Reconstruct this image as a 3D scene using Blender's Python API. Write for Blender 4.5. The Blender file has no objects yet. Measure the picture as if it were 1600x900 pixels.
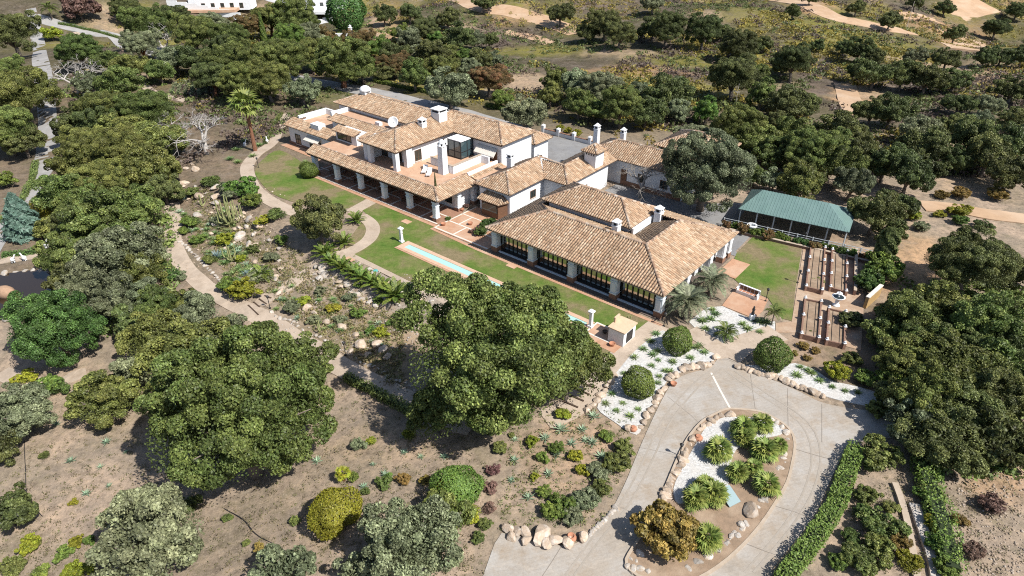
import bpy, bmesh, math, random
import numpy as np
from mathutils import Vector, Matrix
from mathutils.geometry import delaunay_2d_cdt
SC = bpy.context.scene
COL = SC.collection
rad = math.radians
# ------------------------------------------------------------------ camera, sky, sun, exposure
FPX, PITCH, HC = 1026.0, rad(32.0), 43.0
cam = bpy.data.cameras.new('camera'); cam_o = bpy.data.objects.new('camera', cam); COL.objects.link(cam_o)
cam_o.location = (0, 0, HC); cam_o.rotation_euler = (rad(90) - PITCH, 0, 0)
cam.sensor_width = 36; cam.lens = FPX / 1600 * 36; cam.clip_start = 0.5; cam.clip_end = 6000
SC.camera = cam_o
SUN_TO = Vector((0.80, -0.60, 0)).normalized(); SUN_EL = rad(50)
W = bpy.data.worlds.new('World'); SC.world = W; W.use_nodes = True
wn = W.node_tree.nodes; wl = W.node_tree.links
for n in list(wn): wn.remove(n)
sky = wn.new('ShaderNodeTexSky'); sky.sky_type = 'NISHITA'; sky.sun_disc = False
sky.sun_elevation = SUN_EL; sky.sun_rotation = math.atan2(SUN_TO.x, SUN_TO.y)
bg = wn.new('ShaderNodeBackground'); bg.inputs[1].default_value = 0.09
wo = wn.new('ShaderNodeOutputWorld'); wl.new(sky.outputs[0], bg.inputs[0]); wl.new(bg.outputs[0], wo.inputs[0])
sl = bpy.data.lights.new('sun', 'SUN'); sl.energy = 5.0; sl.angle = rad(0.53); sl.color = (1.0, 0.955, 0.88)
so = bpy.data.objects.new('sun', sl); COL.objects.link(so)
sv = Vector((SUN_TO.x * math.cos(SUN_EL), SUN_TO.y * math.cos(SUN_EL), math.sin(SUN_EL)))
so.rotation_euler = sv.to_track_quat('Z', 'Y').to_euler(); so.location = (60, -40, 120)
SC.view_settings.view_transform = 'Standard'; SC.view_settings.look = 'None'
SC.view_settings.gamma = 1.0; SC.view_settings.exposure = 0.56; SC.view_settings.use_curve_mapping = False
SC.cycles.max_bounces = 5; SC.cycles.diffuse_bounces = 3; SC.cycles.glossy_bounces = 3; SC.cycles.transmission_bounces = 4
SC.cycles.transparent_max_bounces = 4; SC.cycles.use_denoising = False; SC.cycles.filter_width = 1.1
# ------------------------------------------------------------------ terrain shape and picking ground points
cp, sp = math.cos(PITCH), math.sin(PITCH)
AZ = rad(39.589)
UX, UY = math.cos(AZ), -math.sin(AZ)
VX, VY = math.sin(AZ), math.cos(AZ)
def sstep(a, b, x):
    t = np.clip((x - a) / (b - a), 0, 1); return t * t * (3 - 2 * t)
def _g0(px, py, z=0.0):
    dx = (px - 800) / FPX; b = (450 - py) / FPX
    dy = cp + b * sp; dz = -sp + b * cp
    t = (z - HC) / dz
    return dx * t, dy * t
OX, OY = _g0(684.5, 346)
PONDX, PONDY = _g0(28, 455, -2.0)
def hgt(x, y):
    x = np.asarray(x, float); y = np.asarray(y, float)
    u = (x - OX) * UX + (y - OY) * UY; v = (x - OX) * VX + (y - OY) * VY
    side = 1 - sstep(16, 36, u)
    edge = -14.6
    drop = sstep(0, 5.0, edge - v) * 1.7 + np.clip(edge - 5 - v, 0, 40) * 0.03
    h = -drop * side
    lf = sstep(34, 60, -u) * sstep(0, 40, -u - 30) * 1.2
    h = h - lf * sstep(-20, 25, -v + 8)
    far = sstep(135, 300, y)
    hills = 8.0 * np.sin(x * 0.021 + 0.6) * np.cos(y * 0.021 + 0.4) + 4.5 * np.sin(x * 0.040 - y * 0.036) + 1.2 * np.sin(x * .11 + y * .05) - 3.0
    h = h + far * hills
    h = h + sstep(300, 1600, np.hypot(x, y)) * 120 + sstep(260, 900, np.hypot(x, y)) * 9 * np.sin(x * .011) * np.sin(y * .009 + 1)
    rough = 0.10 * np.sin(x * 0.9 + 1.3 * np.sin(y * 0.31)) * np.sin(y * 0.83) + .06 * np.sin(x * 2.1 + y * 1.7)
    flat = np.clip(sstep(-16, -22, v) + sstep(48, 70, u) + sstep(38, 60, -u) + sstep(125, 150, y), 0, 1)
    flat = flat * (1 - sstep(24, 40, u) * (1 - sstep(70, 90, u)) * (1 - sstep(40, 60, v)))
    h = h + rough * flat
    pd = np.hypot((x - PONDX) / 1.25, y - PONDY)
    k = 1 - sstep(6.0, 10.5, pd)
    h = h * (1 - k) + (-2.0 - 0.5 * (1 - sstep(3.6, 6.5, pd))) * k
    return h
def H1(x, y): return float(hgt(x, y))
def P(px, py, up=0.0):
    """the ground point (x, y, z) seen at a pixel of the photograph, or the point `up` metres above the ground"""
    z = 0.0
    for _ in range(14):
        x, y = _g0(px, py, z + up); z = 0.5 * z + 0.5 * H1(x, y)
    return (x, y, z)
def PXM(x, y, z=0.0):
    """metres per photograph pixel at a point"""
    return (y * cp - (z - HC) * sp) / FPX
def proj(x, y, z):
    w = y * cp - (z - HC) * sp
    return 800 + FPX * x / w, 450 - FPX * (y * sp + (z - HC) * cp) / w
def uv(u, v): return OX + u * UX + v * VX, OY + u * UY + v * VY
# ------------------------------------------------------------------ materials
MATS = {}
def _new(name):
    m = bpy.data.materials.new(name); m.use_nodes = True; nt = m.node_tree
    for n in list(nt.nodes): nt.nodes.remove(n)
    out = nt.nodes.new('ShaderNodeOutputMaterial'); b = nt.nodes.new('ShaderNodeBsdfPrincipled')
    nt.links.new(b.outputs[0], out.inputs[0]); MATS[name] = m
    return m, nt, b, out
def _n(nt, t, **kw):
    n = nt.nodes.new(t)
    for k, v in kw.items():
        if k.startswith('i_'):
            n.inputs[k[2:].replace('_', ' ')].default_value = v
        else: setattr(n, k, v)
    return n
def mixc(nt, fac, a, b, mode='MIX'):
    m = nt.nodes.new('ShaderNodeMix'); m.data_type = 'RGBA'; m.blend_type = mode
    for sock, val in ((m.inputs[0], fac), (m.inputs[6], a), (m.inputs[7], b)):
        if isinstance(val, bpy.types.NodeSocket): nt.links.new(val, sock)
        elif isinstance(val, (tuple, list)): sock.default_value = (*val[:3], 1)
        else: sock.default_value = val
    return m.outputs[2]
def ramp(nt, src, stops):
    r = nt.nodes.new('ShaderNodeValToRGB'); nt.links.new(src, r.inputs[0])
    el = r.color_ramp.elements
    while len(el) < len(stops): el.new(0.5)
    for e, (p, c) in zip(el, stops):
        e.position = p; e.color = (*c, 1) if isinstance(c, (tuple, list)) else (c, c, c, 1)
    return r.outputs[0]
def noise(nt, vec, scale, detail=5, rough=.6):
    n = _n(nt, 'ShaderNodeTexNoise'); n.inputs['Scale'].default_value = scale; n.inputs['Detail'].default_value = detail
    n.inputs['Roughness'].default_value = rough
    if vec is not None: nt.links.new(vec, n.inputs['Vector'])
    return n.outputs['Fac']
def M(name, c1, c2=None, scale=2.0, rough=.85, bump=0.0, bscale=None, c3=None, scale3=.3, attr=False, spec=.3, metal=0.0, var=0.0, world=False, stain=None):
    """general procedural surface: two tones by noise, a third by a broader noise, optional per-piece tint attribute, bump"""
    if name in MATS: return MATS[name]
    m, nt, b, out = _new(name)
    tc = nt.nodes.new('ShaderNodeTexCoord'); vec = tc.outputs['Object']
    if world:
        g = nt.nodes.new('ShaderNodeNewGeometry'); vec = g.outputs['Position']
    col = None
    if c2 is None: c2 = tuple(x * .8 for x in c1)
    f = ramp(nt, noise(nt, vec, scale), [(.35, 0.0), (.65, 1.0)])
    col = mixc(nt, f, c1, c2)
    if c3 is not None:
        f3 = ramp(nt, noise(nt, vec, scale3, 4), [(.45, 0.0), (.68, 1.0)])
        col = mixc(nt, f3, col, c3)
    if stain is not None:
        f4 = ramp(nt, noise(nt, vec, stain[1], 8, .7), [(.5, 0.0), (.75, stain[2])])
        col = mixc(nt, f4, col, stain[0])
    if attr:
        a = _n(nt, 'ShaderNodeAttribute', attribute_name='tint'); col = mixc(nt, 1.0, col, a.outputs['Color'], 'MULTIPLY')
    if var:
        oi = nt.nodes.new('ShaderNodeObjectInfo')
        mr = _n(nt, 'ShaderNodeMapRange'); nt.links.new(oi.outputs['Random'], mr.inputs[0]); mr.inputs[3].default_value = 1 - var; mr.inputs[4].default_value = 1 + var
        hs = nt.nodes.new('ShaderNodeHueSaturation'); nt.links.new(col, hs.inputs['Color']); nt.links.new(mr.outputs[0], hs.inputs['Value']); col = hs.outputs[0]
    nt.links.new(col, b.inputs['Base Color'])
    b.inputs['Roughness'].default_value = rough; b.inputs['Specular IOR Level'].default_value = spec; b.inputs['Metallic'].default_value = metal
    if bump:
        bp = nt.nodes.new('ShaderNodeBump'); bp.inputs['Strength'].default_value = bump; bp.inputs['Distance'].default_value = .05
        nt.links.new(noise(nt, vec, bscale or scale * 4, 6, .7), bp.inputs['Height']); nt.links.new(bp.outputs[0], b.inputs['Normal'])
    return m
def LEAF(name, c, c2=None, trans=.22, hv=.03, vv=.22, rough=.55):
    if name in MATS: return MATS[name]
    m, nt, b, out = _new(name)
    a = _n(nt, 'ShaderNodeAttribute', attribute_name='tint')
    oi = nt.nodes.new('ShaderNodeObjectInfo')
    c2 = c2 or (c[0] * 1.5, c[1] * 1.25, c[2] * .9)
    sep = _n(nt, 'ShaderNodeSeparateColor'); nt.links.new(a.outputs['Color'], sep.inputs[0])
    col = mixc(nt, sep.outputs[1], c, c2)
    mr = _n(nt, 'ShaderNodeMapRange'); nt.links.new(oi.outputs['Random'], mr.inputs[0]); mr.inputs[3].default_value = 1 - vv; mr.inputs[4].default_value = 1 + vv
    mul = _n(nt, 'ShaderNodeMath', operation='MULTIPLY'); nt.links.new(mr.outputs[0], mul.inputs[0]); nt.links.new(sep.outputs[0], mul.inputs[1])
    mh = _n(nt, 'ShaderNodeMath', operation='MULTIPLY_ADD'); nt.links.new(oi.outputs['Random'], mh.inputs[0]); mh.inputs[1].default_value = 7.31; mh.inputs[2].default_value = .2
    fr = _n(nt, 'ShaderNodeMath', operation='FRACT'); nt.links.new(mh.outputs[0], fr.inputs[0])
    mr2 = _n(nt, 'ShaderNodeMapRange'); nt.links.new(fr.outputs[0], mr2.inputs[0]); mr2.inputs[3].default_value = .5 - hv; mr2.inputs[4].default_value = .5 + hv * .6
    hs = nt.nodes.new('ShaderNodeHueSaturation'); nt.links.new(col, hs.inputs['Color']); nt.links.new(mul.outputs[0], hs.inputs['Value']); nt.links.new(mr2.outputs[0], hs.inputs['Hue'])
    nt.links.new(hs.outputs[0], b.inputs['Base Color']); b.inputs['Roughness'].default_value = rough; b.inputs['Specular IOR Level'].default_value = .35
    t = nt.nodes.new('ShaderNodeBsdfTranslucent'); nt.links.new(hs.outputs[0], t.inputs[0])
    mx = nt.nodes.new('ShaderNodeMixShader'); mx.inputs[0].default_value = trans
    nt.links.new(b.outputs[0], mx.inputs[1]); nt.links.new(t.outputs[0], mx.inputs[2]); nt.links.new(mx.outputs[0], out.inputs[0])
    return m
def glass_mat(name, tint, rough=.05):
    m, nt, b, out = _new(name); b.inputs['Base Color'].default_value = (*tint, 1); b.inputs['Roughness'].default_value = rough
    b.inputs['Specular IOR Level'].default_value = .8
    return m
# ------------------------------------------------------------------ mesh helpers
def obj(name, me, parent=None, mat=None, loc=None, rz=None, scale=None):
    o = bpy.data.objects.new(name, me); COL.objects.link(o)
    if parent is not None: o.parent = parent
    if mat is not None and me is not None and not me.materials: me.materials.append(mat)
    if loc is not None: o.location = loc
    if rz is not None: o.rotation_euler = (0, 0, rz)
    if scale is not None: o.scale = (scale,) * 3 if not hasattr(scale, '__len__') else scale
    return o
def tag(o, label=None, cat=None, group=None, kind=None):
    if label: o['label'] = label
    if cat: o['category'] = cat
    if group: o['group'] = group
    if kind: o['kind'] = kind
    return o
def empty(name, loc=(0, 0, 0), rz=0.0, scale=1.0):
    o = bpy.data.objects.new(name, None); COL.objects.link(o); o.location = loc; o.rotation_euler = (0, 0, rz)
    o.empty_display_size = .2
    o.scale = (scale,) * 3 if not hasattr(scale, '__len__') else scale
    return o
def npmesh(name, V, F, tint=None, smooth=False):
    """mesh from numpy arrays; F is (n,3) or (n,4); tint per vertex (n,3)"""
    V = np.asarray(V, np.float32); F = np.asarray(F, np.int32)
    me = bpy.data.meshes.new(name); k = F.shape[1]
    me.vertices.add(len(V)); me.vertices.foreach_set('co', V.ravel())
    me.loops.add(F.size); me.loops.foreach_set('vertex_index', F.ravel())
    me.polygons.add(len(F)); me.polygons.foreach_set('loop_start', np.arange(0, F.size, k, dtype=np.int32))
    try: me.polygons.foreach_set('loop_total', np.full(len(F), k, np.int32))
    except Exception: pass
    if smooth: me.polygons.foreach_set('use_smooth', np.ones(len(F), bool))
    me.update(calc_edges=True)
    if tint is not None:
        a = me.color_attributes.new('tint', 'FLOAT_COLOR', 'POINT')
        c = np.ones((len(V), 4), np.float32); c[:, :3] = tint; a.data.foreach_set('color', c.ravel())
    return me
class MB:
    """collects boxes, prisms, tubes and lathes into one mesh"""
    def __init__(s): s.v = []; s.f = []
    def add(s, vs, fs):
        k = len(s.v); s.v += [tuple(p) for p in vs]; s.f += [tuple(i + k for i in f) for f in fs]; return s
    def box(s, x0, x1, y0, y1, z0, z1, taper=0):
        t = taper
        return s.add([(x0, y0, z0), (x1, y0, z0), (x1, y1, z0), (x0, y1, z0), (x0 + t, y0 + t, z1), (x1 - t, y0 + t, z1), (x1 - t, y1 - t, z1), (x0 + t, y1 - t, z1)],
                     [(3, 2, 1, 0), (4, 5, 6, 7), (0, 1, 5, 4), (1, 2, 6, 5), (2, 3, 7, 6), (3, 0, 4, 7)])
    def cbox(s, cx, cy, z0, z1, w, d, taper=0): return s.box(cx - w / 2, cx + w / 2, cy - d / 2, cy + d / 2, z0, z1, taper)
    def prism(s, pts, z0, z1):
        n = len(pts); a = sum(pts[i][0] * pts[(i + 1) % n][1] - pts[(i + 1) % n][0] * pts[i][1] for i in range(n))
        if a < 0: pts = pts[::-1]
        return s.add([(p[0], p[1], z0) for p in pts] + [(p[0], p[1], z1) for p in pts],
                     [tuple(range(n))[::-1], tuple(range(n, 2 * n))] + [(i, (i + 1) % n, n + (i + 1) % n, n + i) for i in range(n)])
    def tube(s, pts, rs, n=6, cap=True):
        pts = [Vector(p) for p in pts]
        if not hasattr(rs, '__len__'): rs = [rs] * len(pts)
        k = len(s.v); up = Vector((0, 0, 1))
        for i, p in enumerate(pts):
            d = (pts[min(i + 1, len(pts) - 1)] - pts[max(i - 1, 0)]).normalized()
            a = d.cross(up) if abs(d.z) < .95 else d.cross(Vector((1, 0, 0)))
            a.normalize(); b = d.cross(a)
            for j in range(n):
                t = 2 * math.pi * j / n; s.v.append(tuple(p + (a * math.cos(t) + b * math.sin(t)) * rs[i]))
        for i in range(len(pts) - 1):
            for j in range(n): s.f.append((k + i * n + j, k + i * n + (j + 1) % n, k + (i + 1) * n + (j + 1) % n, k + (i + 1) * n + j))
        if cap: s.f.append(tuple(k + j for j in range(n))[::-1]); s.f.append(tuple(k + (len(pts) - 1) * n + j for j in range(n)))
        return s
    def lathe(s, prof, n=14, c=(0, 0)):
        """prof: list of (radius, z)"""
        k = len(s.v)
        for r, z in prof:
            for j in range(n):
                t = 2 * math.pi * j / n; s.v.append((c[0] + r * math.cos(t), c[1] + r * math.sin(t), z))
        for i in range(len(prof) - 1):
            for j in range(n): s.f.append((k + i * n + j, k + i * n + (j + 1) % n, k + (i + 1) * n + (j + 1) % n, k + (i + 1) * n + j))
        s.f.append(tuple(k + j for j in range(n))[::-1]); s.f.append(tuple(k + (len(prof) - 1) * n + j for j in range(n)))
        return s
    def mesh(s, name, smooth=False):
        me = bpy.data.meshes.new(name); me.from_pydata(s.v, [], s.f)
        if smooth:
            for p in me.polygons: p.use_smooth = True
        me.update(); return me
    def build(s, name, mat, parent=None, smooth=False, **kw): return obj(name, s.mesh(name, smooth), parent, mat, **kw)
# ------------------------------------------------------------------ labels with ordinals, given out at the end
REG = []
ORD = ['first', 'second', 'third', 'fourth', 'fifth', 'sixth', 'seventh', 'eighth', 'ninth', 'tenth', 'eleventh', 'twelfth', 'thirteenth', 'fourteenth', 'fifteenth', 'sixteenth', 'seventeenth', 'eighteenth', 'nineteenth', 'twentieth']
TENS = {20: 'twenty', 30: 'thirty', 40: 'forty', 50: 'fifty', 60: 'sixty', 70: 'seventy', 80: 'eighty', 90: 'ninety'}
TENTH = {20: 'twentieth', 30: 'thirtieth', 40: 'fortieth', 50: 'fiftieth', 60: 'sixtieth', 70: 'seventieth', 80: 'eightieth', 90: 'ninetieth'}
def ordw(i):
    n = i + 1
    if n > 100: return 'hundred and ' + ordw(i - 100)
    if n == 100: return 'hundredth'
    if n <= 20: return ORD[i]
    t, r = n // 10 * 10, n % 10
    return TENTH[t] if r == 0 else TENS[t] + '-' + ORD[r - 1]
def reg(o, label, cat, group=None):
    o['category'] = cat
    if group: o['group'] = group
    REG.append((o, label)); return o
def finish_labels():
    by = {}
    for o, l in REG: by.setdefault(l, []).append(o)
    for l, os_ in by.items():
        if len(os_) == 1: os_[0]['label'] = l; continue
        os_.sort(key=lambda o: proj(o.location.x, o.location.y, o.location.z)[0])
        n = len(os_)
        for i, o in enumerate(os_):
            w = 'leftmost' if i == 0 else 'rightmost' if i == n - 1 else ordw(i) + ' from the left'
            o['label'] = l + ', ' + w
# ------------------------------------------------------------------ draped ground sheets
def smooth_poly(pts, k=4):
    n = len(pts); out = []
    for i in range(n):
        p0, p1, p2, p3 = pts[i - 1], pts[i], pts[(i + 1) % n], pts[(i + 2) % n]
        for j in range(k):
            t = j / k
            out.append(tuple(.5 * (2 * b + (c - a) * t + (2 * a - 5 * b + 4 * c - d) * t * t + (3 * b - a - 3 * c + d) * t ** 3) for a, b, c, d in zip(p0[:2], p1[:2], p2[:2], p3[:2])))
    return out
def smooth_line(pts, k=6):
    out = []
    n = len(pts)
    for i in range(n - 1):
        p0 = pts[max(i - 1, 0)]; p1 = pts[i]; p2 = pts[i + 1]; p3 = pts[min(i + 2, n - 1)]
        for j in range(k):
            t = j / k
            out.append(tuple(.5 * (2 * b + (c - a) * t + (2 * a - 5 * b + 4 * c - d) * t * t + (3 * b - a - 3 * c + d) * t ** 3) for a, b, c, d in zip(p0[:2], p1[:2], p2[:2], p3[:2])))
    out.append(tuple(pts[-1][:2])); return out
def inside(poly, x, y):
    x = np.asarray(x); y = np.asarray(y); r = np.zeros(x.shape, bool)
    n = len(poly)
    for i in range(n):
        x0, y0 = poly[i]; x1, y1 = poly[(i + 1) % n]
        if y0 == y1: continue
        c = ((y0 > y) != (y1 > y)) & (x < (x1 - x0) * (y - y0) / (y1 - y0) + x0); r ^= c
    return r
SHN = [0]
def sheet(name, poly, off, mat, step=1.3, kerb=0.0, parent=None, kind='structure'):
    """a sheet lying on the ground inside a world-space polygon, `off` above it; its rim goes down into the ground"""
    SHN[0] += 1; off = off + .0017 * (SHN[0] % 11)
    pts = []
    n = len(poly)
    for i in range(n):
        a, b = poly[i], poly[(i + 1) % n]; L = math.hypot(b[0] - a[0], b[1] - a[1]); k = max(1, int(L / step))
        pts += [(a[0] + (b[0] - a[0]) * j / k, a[1] + (b[1] - a[1]) * j / k) for j in range(k)]
    xs = [p[0] for p in pts]; ys = [p[1] for p in pts]
    gx, gy = np.meshgrid(np.arange(min(xs), max(xs), step), np.arange(min(ys), max(ys), step))
    gx = gx.ravel(); gy = gy.ravel(); ins = inside(pts, gx, gy)
    B = np.array(pts); gx = gx[ins]; gy = gy[ins]
    if len(gx):
        d = np.full(len(gx), 1e9)
        for p in B: d = np.minimum(d, (gx - p[0]) ** 2 + (gy - p[1]) ** 2)
        kf = d > (step * .45) ** 2; gx = gx[kf]; gy = gy[kf]
    vs = [Vector(p) for p in pts] + [Vector((a, b)) for a, b in zip(gx, gy)]
    r = delaunay_2d_cdt(vs, [], [list(range(len(pts)))], 1, 1e-5)
    V = r[0]; Fc = r[2]
    XY = np.array([(p.x, p.y) for p in V]); Z = hgt(XY[:, 0], XY[:, 1]) + off
    vv = [(p.x, p.y, z) for p, z in zip(V, Z)]; ff = [tuple(f) for f in Fc]
    ff = [f if (vv[f[1]][0] - vv[f[0]][0]) * (vv[f[2]][1] - vv[f[0]][1]) - (vv[f[1]][1] - vv[f[0]][1]) * (vv[f[2]][0] - vv[f[0]][0]) > 0 else f[::-1] for f in ff]
    k = len(vv); m = len(pts); base = hgt(B[:, 0], B[:, 1])
    top = [(p[0], p[1], b + off) for p, b in zip(pts, base)]; low = [(p[0], p[1], b - .25) for p, b in zip(pts, base)]
    vv += top + low
    area = sum(pts[i][0] * pts[(i + 1) % m][1] - pts[(i + 1) % m][0] * pts[i][1] for i in range(m))
    for i in range(m):
        j = (i + 1) % m; q = (k + i, k + m + i, k + m + j, k + j); ff.append(q if area > 0 else q[::-1])
    me = bpy.data.meshes.new(name); me.from_pydata(vv, [], ff); me.update()
    o = obj(name, me, parent, mat)
    if kind: o['kind'] = kind
    return o
def pxpoly(pts): return [P(a, b)[:2] for a, b in pts]
def ribbon(line, w):
    """polygon round a centre line of width w (or widths)"""
    n = len(line); L = []; R = []
    for i, p in enumerate(line):
        a = line[max(i - 1, 0)]; b = line[min(i + 1, n - 1)]; dx, dy = b[0] - a[0], b[1] - a[1]; l = math.hypot(dx, dy) or 1
        ww = w[i] if hasattr(w, '__len__') else w
        L.append((p[0] - dy / l * ww / 2, p[1] + dx / l * ww / 2)); R.append((p[0] + dy / l * ww / 2, p[1] - dx / l * ww / 2))
    return L + R[::-1]
# ------------------------------------------------------------------ ground
rng = np.random.default_rng(7)
random.seed(5)
DIRT = (.285, .226, .176); PALE = (.37, .275, .19); ORANGE = (.40, .245, .14); FERN = (.155, .145, .032); DRY = (.085, .066, .056); LITTER = (.125, .096, .068); OLIVE = (.072, .064, .035); GRASSY = (.12, .125, .045)
def axis(lo, a, b, hi, st, grow=1.13):
    m = list(np.arange(a, b + st, st)); s = st; x = a
    left = []
    while x > lo: s *= grow; x -= s; left.append(x)
    s = st; x = m[-1]; right = []
    while x < hi: s *= grow; x += s; right.append(x)
    return np.array(left[::-1] + m + right)
gx = axis(-1800, -105, 130, 1800, 1.3); gy = axis(-500, 14, 175, 2600, 1.3)
XX, YY = np.meshgrid(gx, gy); ZZ = hgt(XX, YY)
TX = XX.ravel(); TY = YY.ravel(); TZ = ZZ.ravel()
nx, ny = len(gx), len(gy)
idx = np.arange(nx * ny).reshape(ny, nx)
TF = np.stack([idx[:-1, :-1].ravel(), idx[:-1, 1:].ravel(), idx[1:, 1:].ravel(), idx[1:, :-1].ravel()], 1)
wdep = np.maximum(TY * cp - (TZ - HC) * sp, 1.0)
TPX = 800 + FPX * TX / wdep; TPY = 450 - FPX * (TY * sp + (TZ - HC) * cp) / wdep
def wob(x, y, s, seed): return np.sin(x * s + seed) * np.cos(y * s * 1.13 + seed * 2.1) + .5 * np.sin((x + y) * s * 2.3 + seed * 3) + .3 * np.sin((x - y) * s * 4.1 + seed)
tc_ = np.zeros((len(TX), 3)); tc_[:] = DIRT
def blend(mask, c):
    global tc_
    tc_ = tc_ * (1 - mask[:, None]) + np.array(c)[None] * mask[:, None]
blend(sstep(105, 150, TY), OLIVE)
blend(sstep(.1, .9, wob(TX, TY, .06, 1.0)) * sstep(120, 160, TY) * .9, DRY)
blend(sstep(0, .7, wob(TX, TY, .045, 4.0)) * sstep(130, 170, TY) * .9, FERN)
blend(sstep(.75, 1.2, wob(TX, TY, .07, 9.0)) * sstep(120, 170, TY) * .8, PALE)
blend(sstep(-36, -60, TX - TY * .12) * sstep(60, 75, TY) * (1 - sstep(150, 190, TY)) * .8, LITTER)
ZONES = [(1420, 560, 130, 110, LITTER, .8), (1400, 400, 70, 60, PALE, .7), (1470, 420, 60, 50, PALE, .8), (1540, 790, 110, 120, DIRT, .9), (1560, 760, 60, 30, ORANGE, .5),
    (1120, 95, 150, 16, FERN, .9), (850, 80, 80, 10, FERN, .95), (1290, 35, 60, 22, FERN, .9), (1330, 60, 90, 16, FERN, .8), (1410, 72, 60, 16, FERN, .8), (1180, 22, 60, 22, FERN, .7), (960, 10, 120, 14, DRY, .8),
    (1280, 120, 40, 40, DRY, .9), (900, 105, 110, 14, DRY, .6), (1100, 118, 90, 12, DRY, .6), (1470, 40, 90, 14, DRY, .8), (1430, 180, 100, 20, DRY, .6), (790, 55, 60, 18, DRY, .7), (1340, 150, 40, 24, ORANGE, .8), (1500, 62, 40, 18, ORANGE, .9), (1440, 40, 60, 8, ORANGE, .7), (1270, 12, 40, 10, ORANGE, .8), (800, 20, 60, 12, ORANGE, .7), (600, 60, 24, 30, ORANGE, .8), (1570, 10, 40, 10, ORANGE, .6), (1420, 420, 80, 60, ORANGE, .6), (1560, 115, 50, 14, ORANGE, .6), (1000, 112, 90, 10, ORANGE, .5), (1360, 145, 50, 12, PALE, .7),
    (820, 130, 40, 25, PALE, .8), (600, 40, 30, 30, ORANGE, .5), (590, 45, 22, 26, PALE, .8), (640, 50, 26, 14, PALE, .7), (1500, 215, 60, 20, PALE, .6), (1510, 290, 60, 18, PALE, .6), (1540, 110, 60, 16, PALE, .6),
    (520, 150, 40, 14, GRASSY, .7), (345, 160, 40, 14, GRASSY, .6), (140, 620, 120, 60, PALE, .35), (600, 690, 120, 40, PALE, .45), (880, 700, 90, 70, ORANGE, .25), (600, 560, 60, 40, (.23, .165, .105), .7), (560, 530, 120, 50, (.25, .19, .12), .5), (330, 370, 70, 60, (.22, .18, .13), .5), (1300, 545, 80, 60, (.28, .19, .13), .5)]
for (a, b, ra, rb, c, s) in ZONES:
    d = np.hypot((TPX - a) / ra, (TPY - b) / rb) + .22 * wob(TX, TY, .35, a)
    blend((1 - sstep(.6, 1.15, d)) * s * (TY > 5), c)
me = npmesh('ground', np.stack([TX, TY, TZ], 1), TF, tc_, smooth=True)
def ground_mat():
    m, nt, b, out = _new('ground_earth')
    g = nt.nodes.new('ShaderNodeNewGeometry'); vec = g.outputs['Position']
    a = _n(nt, 'ShaderNodeAttribute', attribute_name='tint'); col = a.outputs['Color']
    f = ramp(nt, noise(nt, vec, 1.1, 9, .72), [(.32, (.5, .5, .5)), (.5, (1, 1, 1)), (.68, (1.34, 1.3, 1.24))]); col = mixc(nt, 1.0, col, f, 'MULTIPLY')
    f2 = ramp(nt, noise(nt, vec, .13, 6, .65), [(.4, (.82, .84, .8)), (.62, (1.14, 1.1, 1.06))]); col = mixc(nt, 1.0, col, f2, 'MULTIPLY')
    f3 = ramp(nt, noise(nt, vec, .45, 8, .75), [(.52, 0.0), (.68, .6)]); col = mixc(nt, f3, col, (.125, .112, .06))
    f5 = ramp(nt, noise(nt, vec, .24, 9, .8), [(.5, 0.0), (.62, .5)]); col = mixc(nt, f5, col, (.20, .165, .135))
    f6 = ramp(nt, noise(nt, vec, 2.6, 9, .85), [(.54, 0.0), (.63, .75)]); col = mixc(nt, f6, col, (.10, .08, .055))
    f4 = ramp(nt, noise(nt, vec, 7.0, 3, .6), [(.60, 0.0), (.68, .6)]); col = mixc(nt, f4, col, (.40, .34, .27))
    nt.links.new(col, b.inputs['Base Color']); b.inputs['Roughness'].default_value = .95; b.inputs['Specular IOR Level'].default_value = .1
    bp = nt.nodes.new('ShaderNodeBump'); bp.inputs['Strength'].default_value = .7; bp.inputs['Distance'].default_value = .12
    nt.links.new(noise(nt, vec, 3.2, 9, .75), bp.inputs['Height']); nt.links.new(bp.outputs[0], b.inputs['Normal'])
    return m
tag(obj('ground', me, None, ground_mat()), kind='structure')

def lawn_mat():
    m, nt, b, out = _new('lawn_turf')
    g = nt.nodes.new('ShaderNodeNewGeometry'); vec = g.outputs['Position']
    f = ramp(nt, noise(nt, vec, .16, 5, .6), [(.34, (.07, .135, .022)), (.43, (.11, .155, .036)), (.51, (.15, .16, .06)), (.58, (.195, .16, .095))])
    f2 = ramp(nt, noise(nt, vec, 1.6, 8, .7), [(.3, (.75, .78, .7)), (.7, (1.2, 1.15, 1.2))]); col = mixc(nt, 1.0, f, f2, 'MULTIPLY')
    f3 = ramp(nt, noise(nt, vec, 14, 3, .6), [(.35, (.7, .72, .7)), (.65, (1.22, 1.2, 1.15))]); col = mixc(nt, 1.0, col, f3, 'MULTIPLY')
    nt.links.new(col, b.inputs['Base Color']); b.inputs['Roughness'].default_value = .9; b.inputs['Specular IOR Level'].default_value = .15
    bp = nt.nodes.new('ShaderNodeBump'); bp.inputs['Strength'].default_value = .8; bp.inputs['Distance'].default_value = .06
    nt.links.new(noise(nt, vec, 16, 5, .8), bp.inputs['Height']); nt.links.new(bp.outputs[0], b.inputs['Normal'])
    return m
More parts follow.
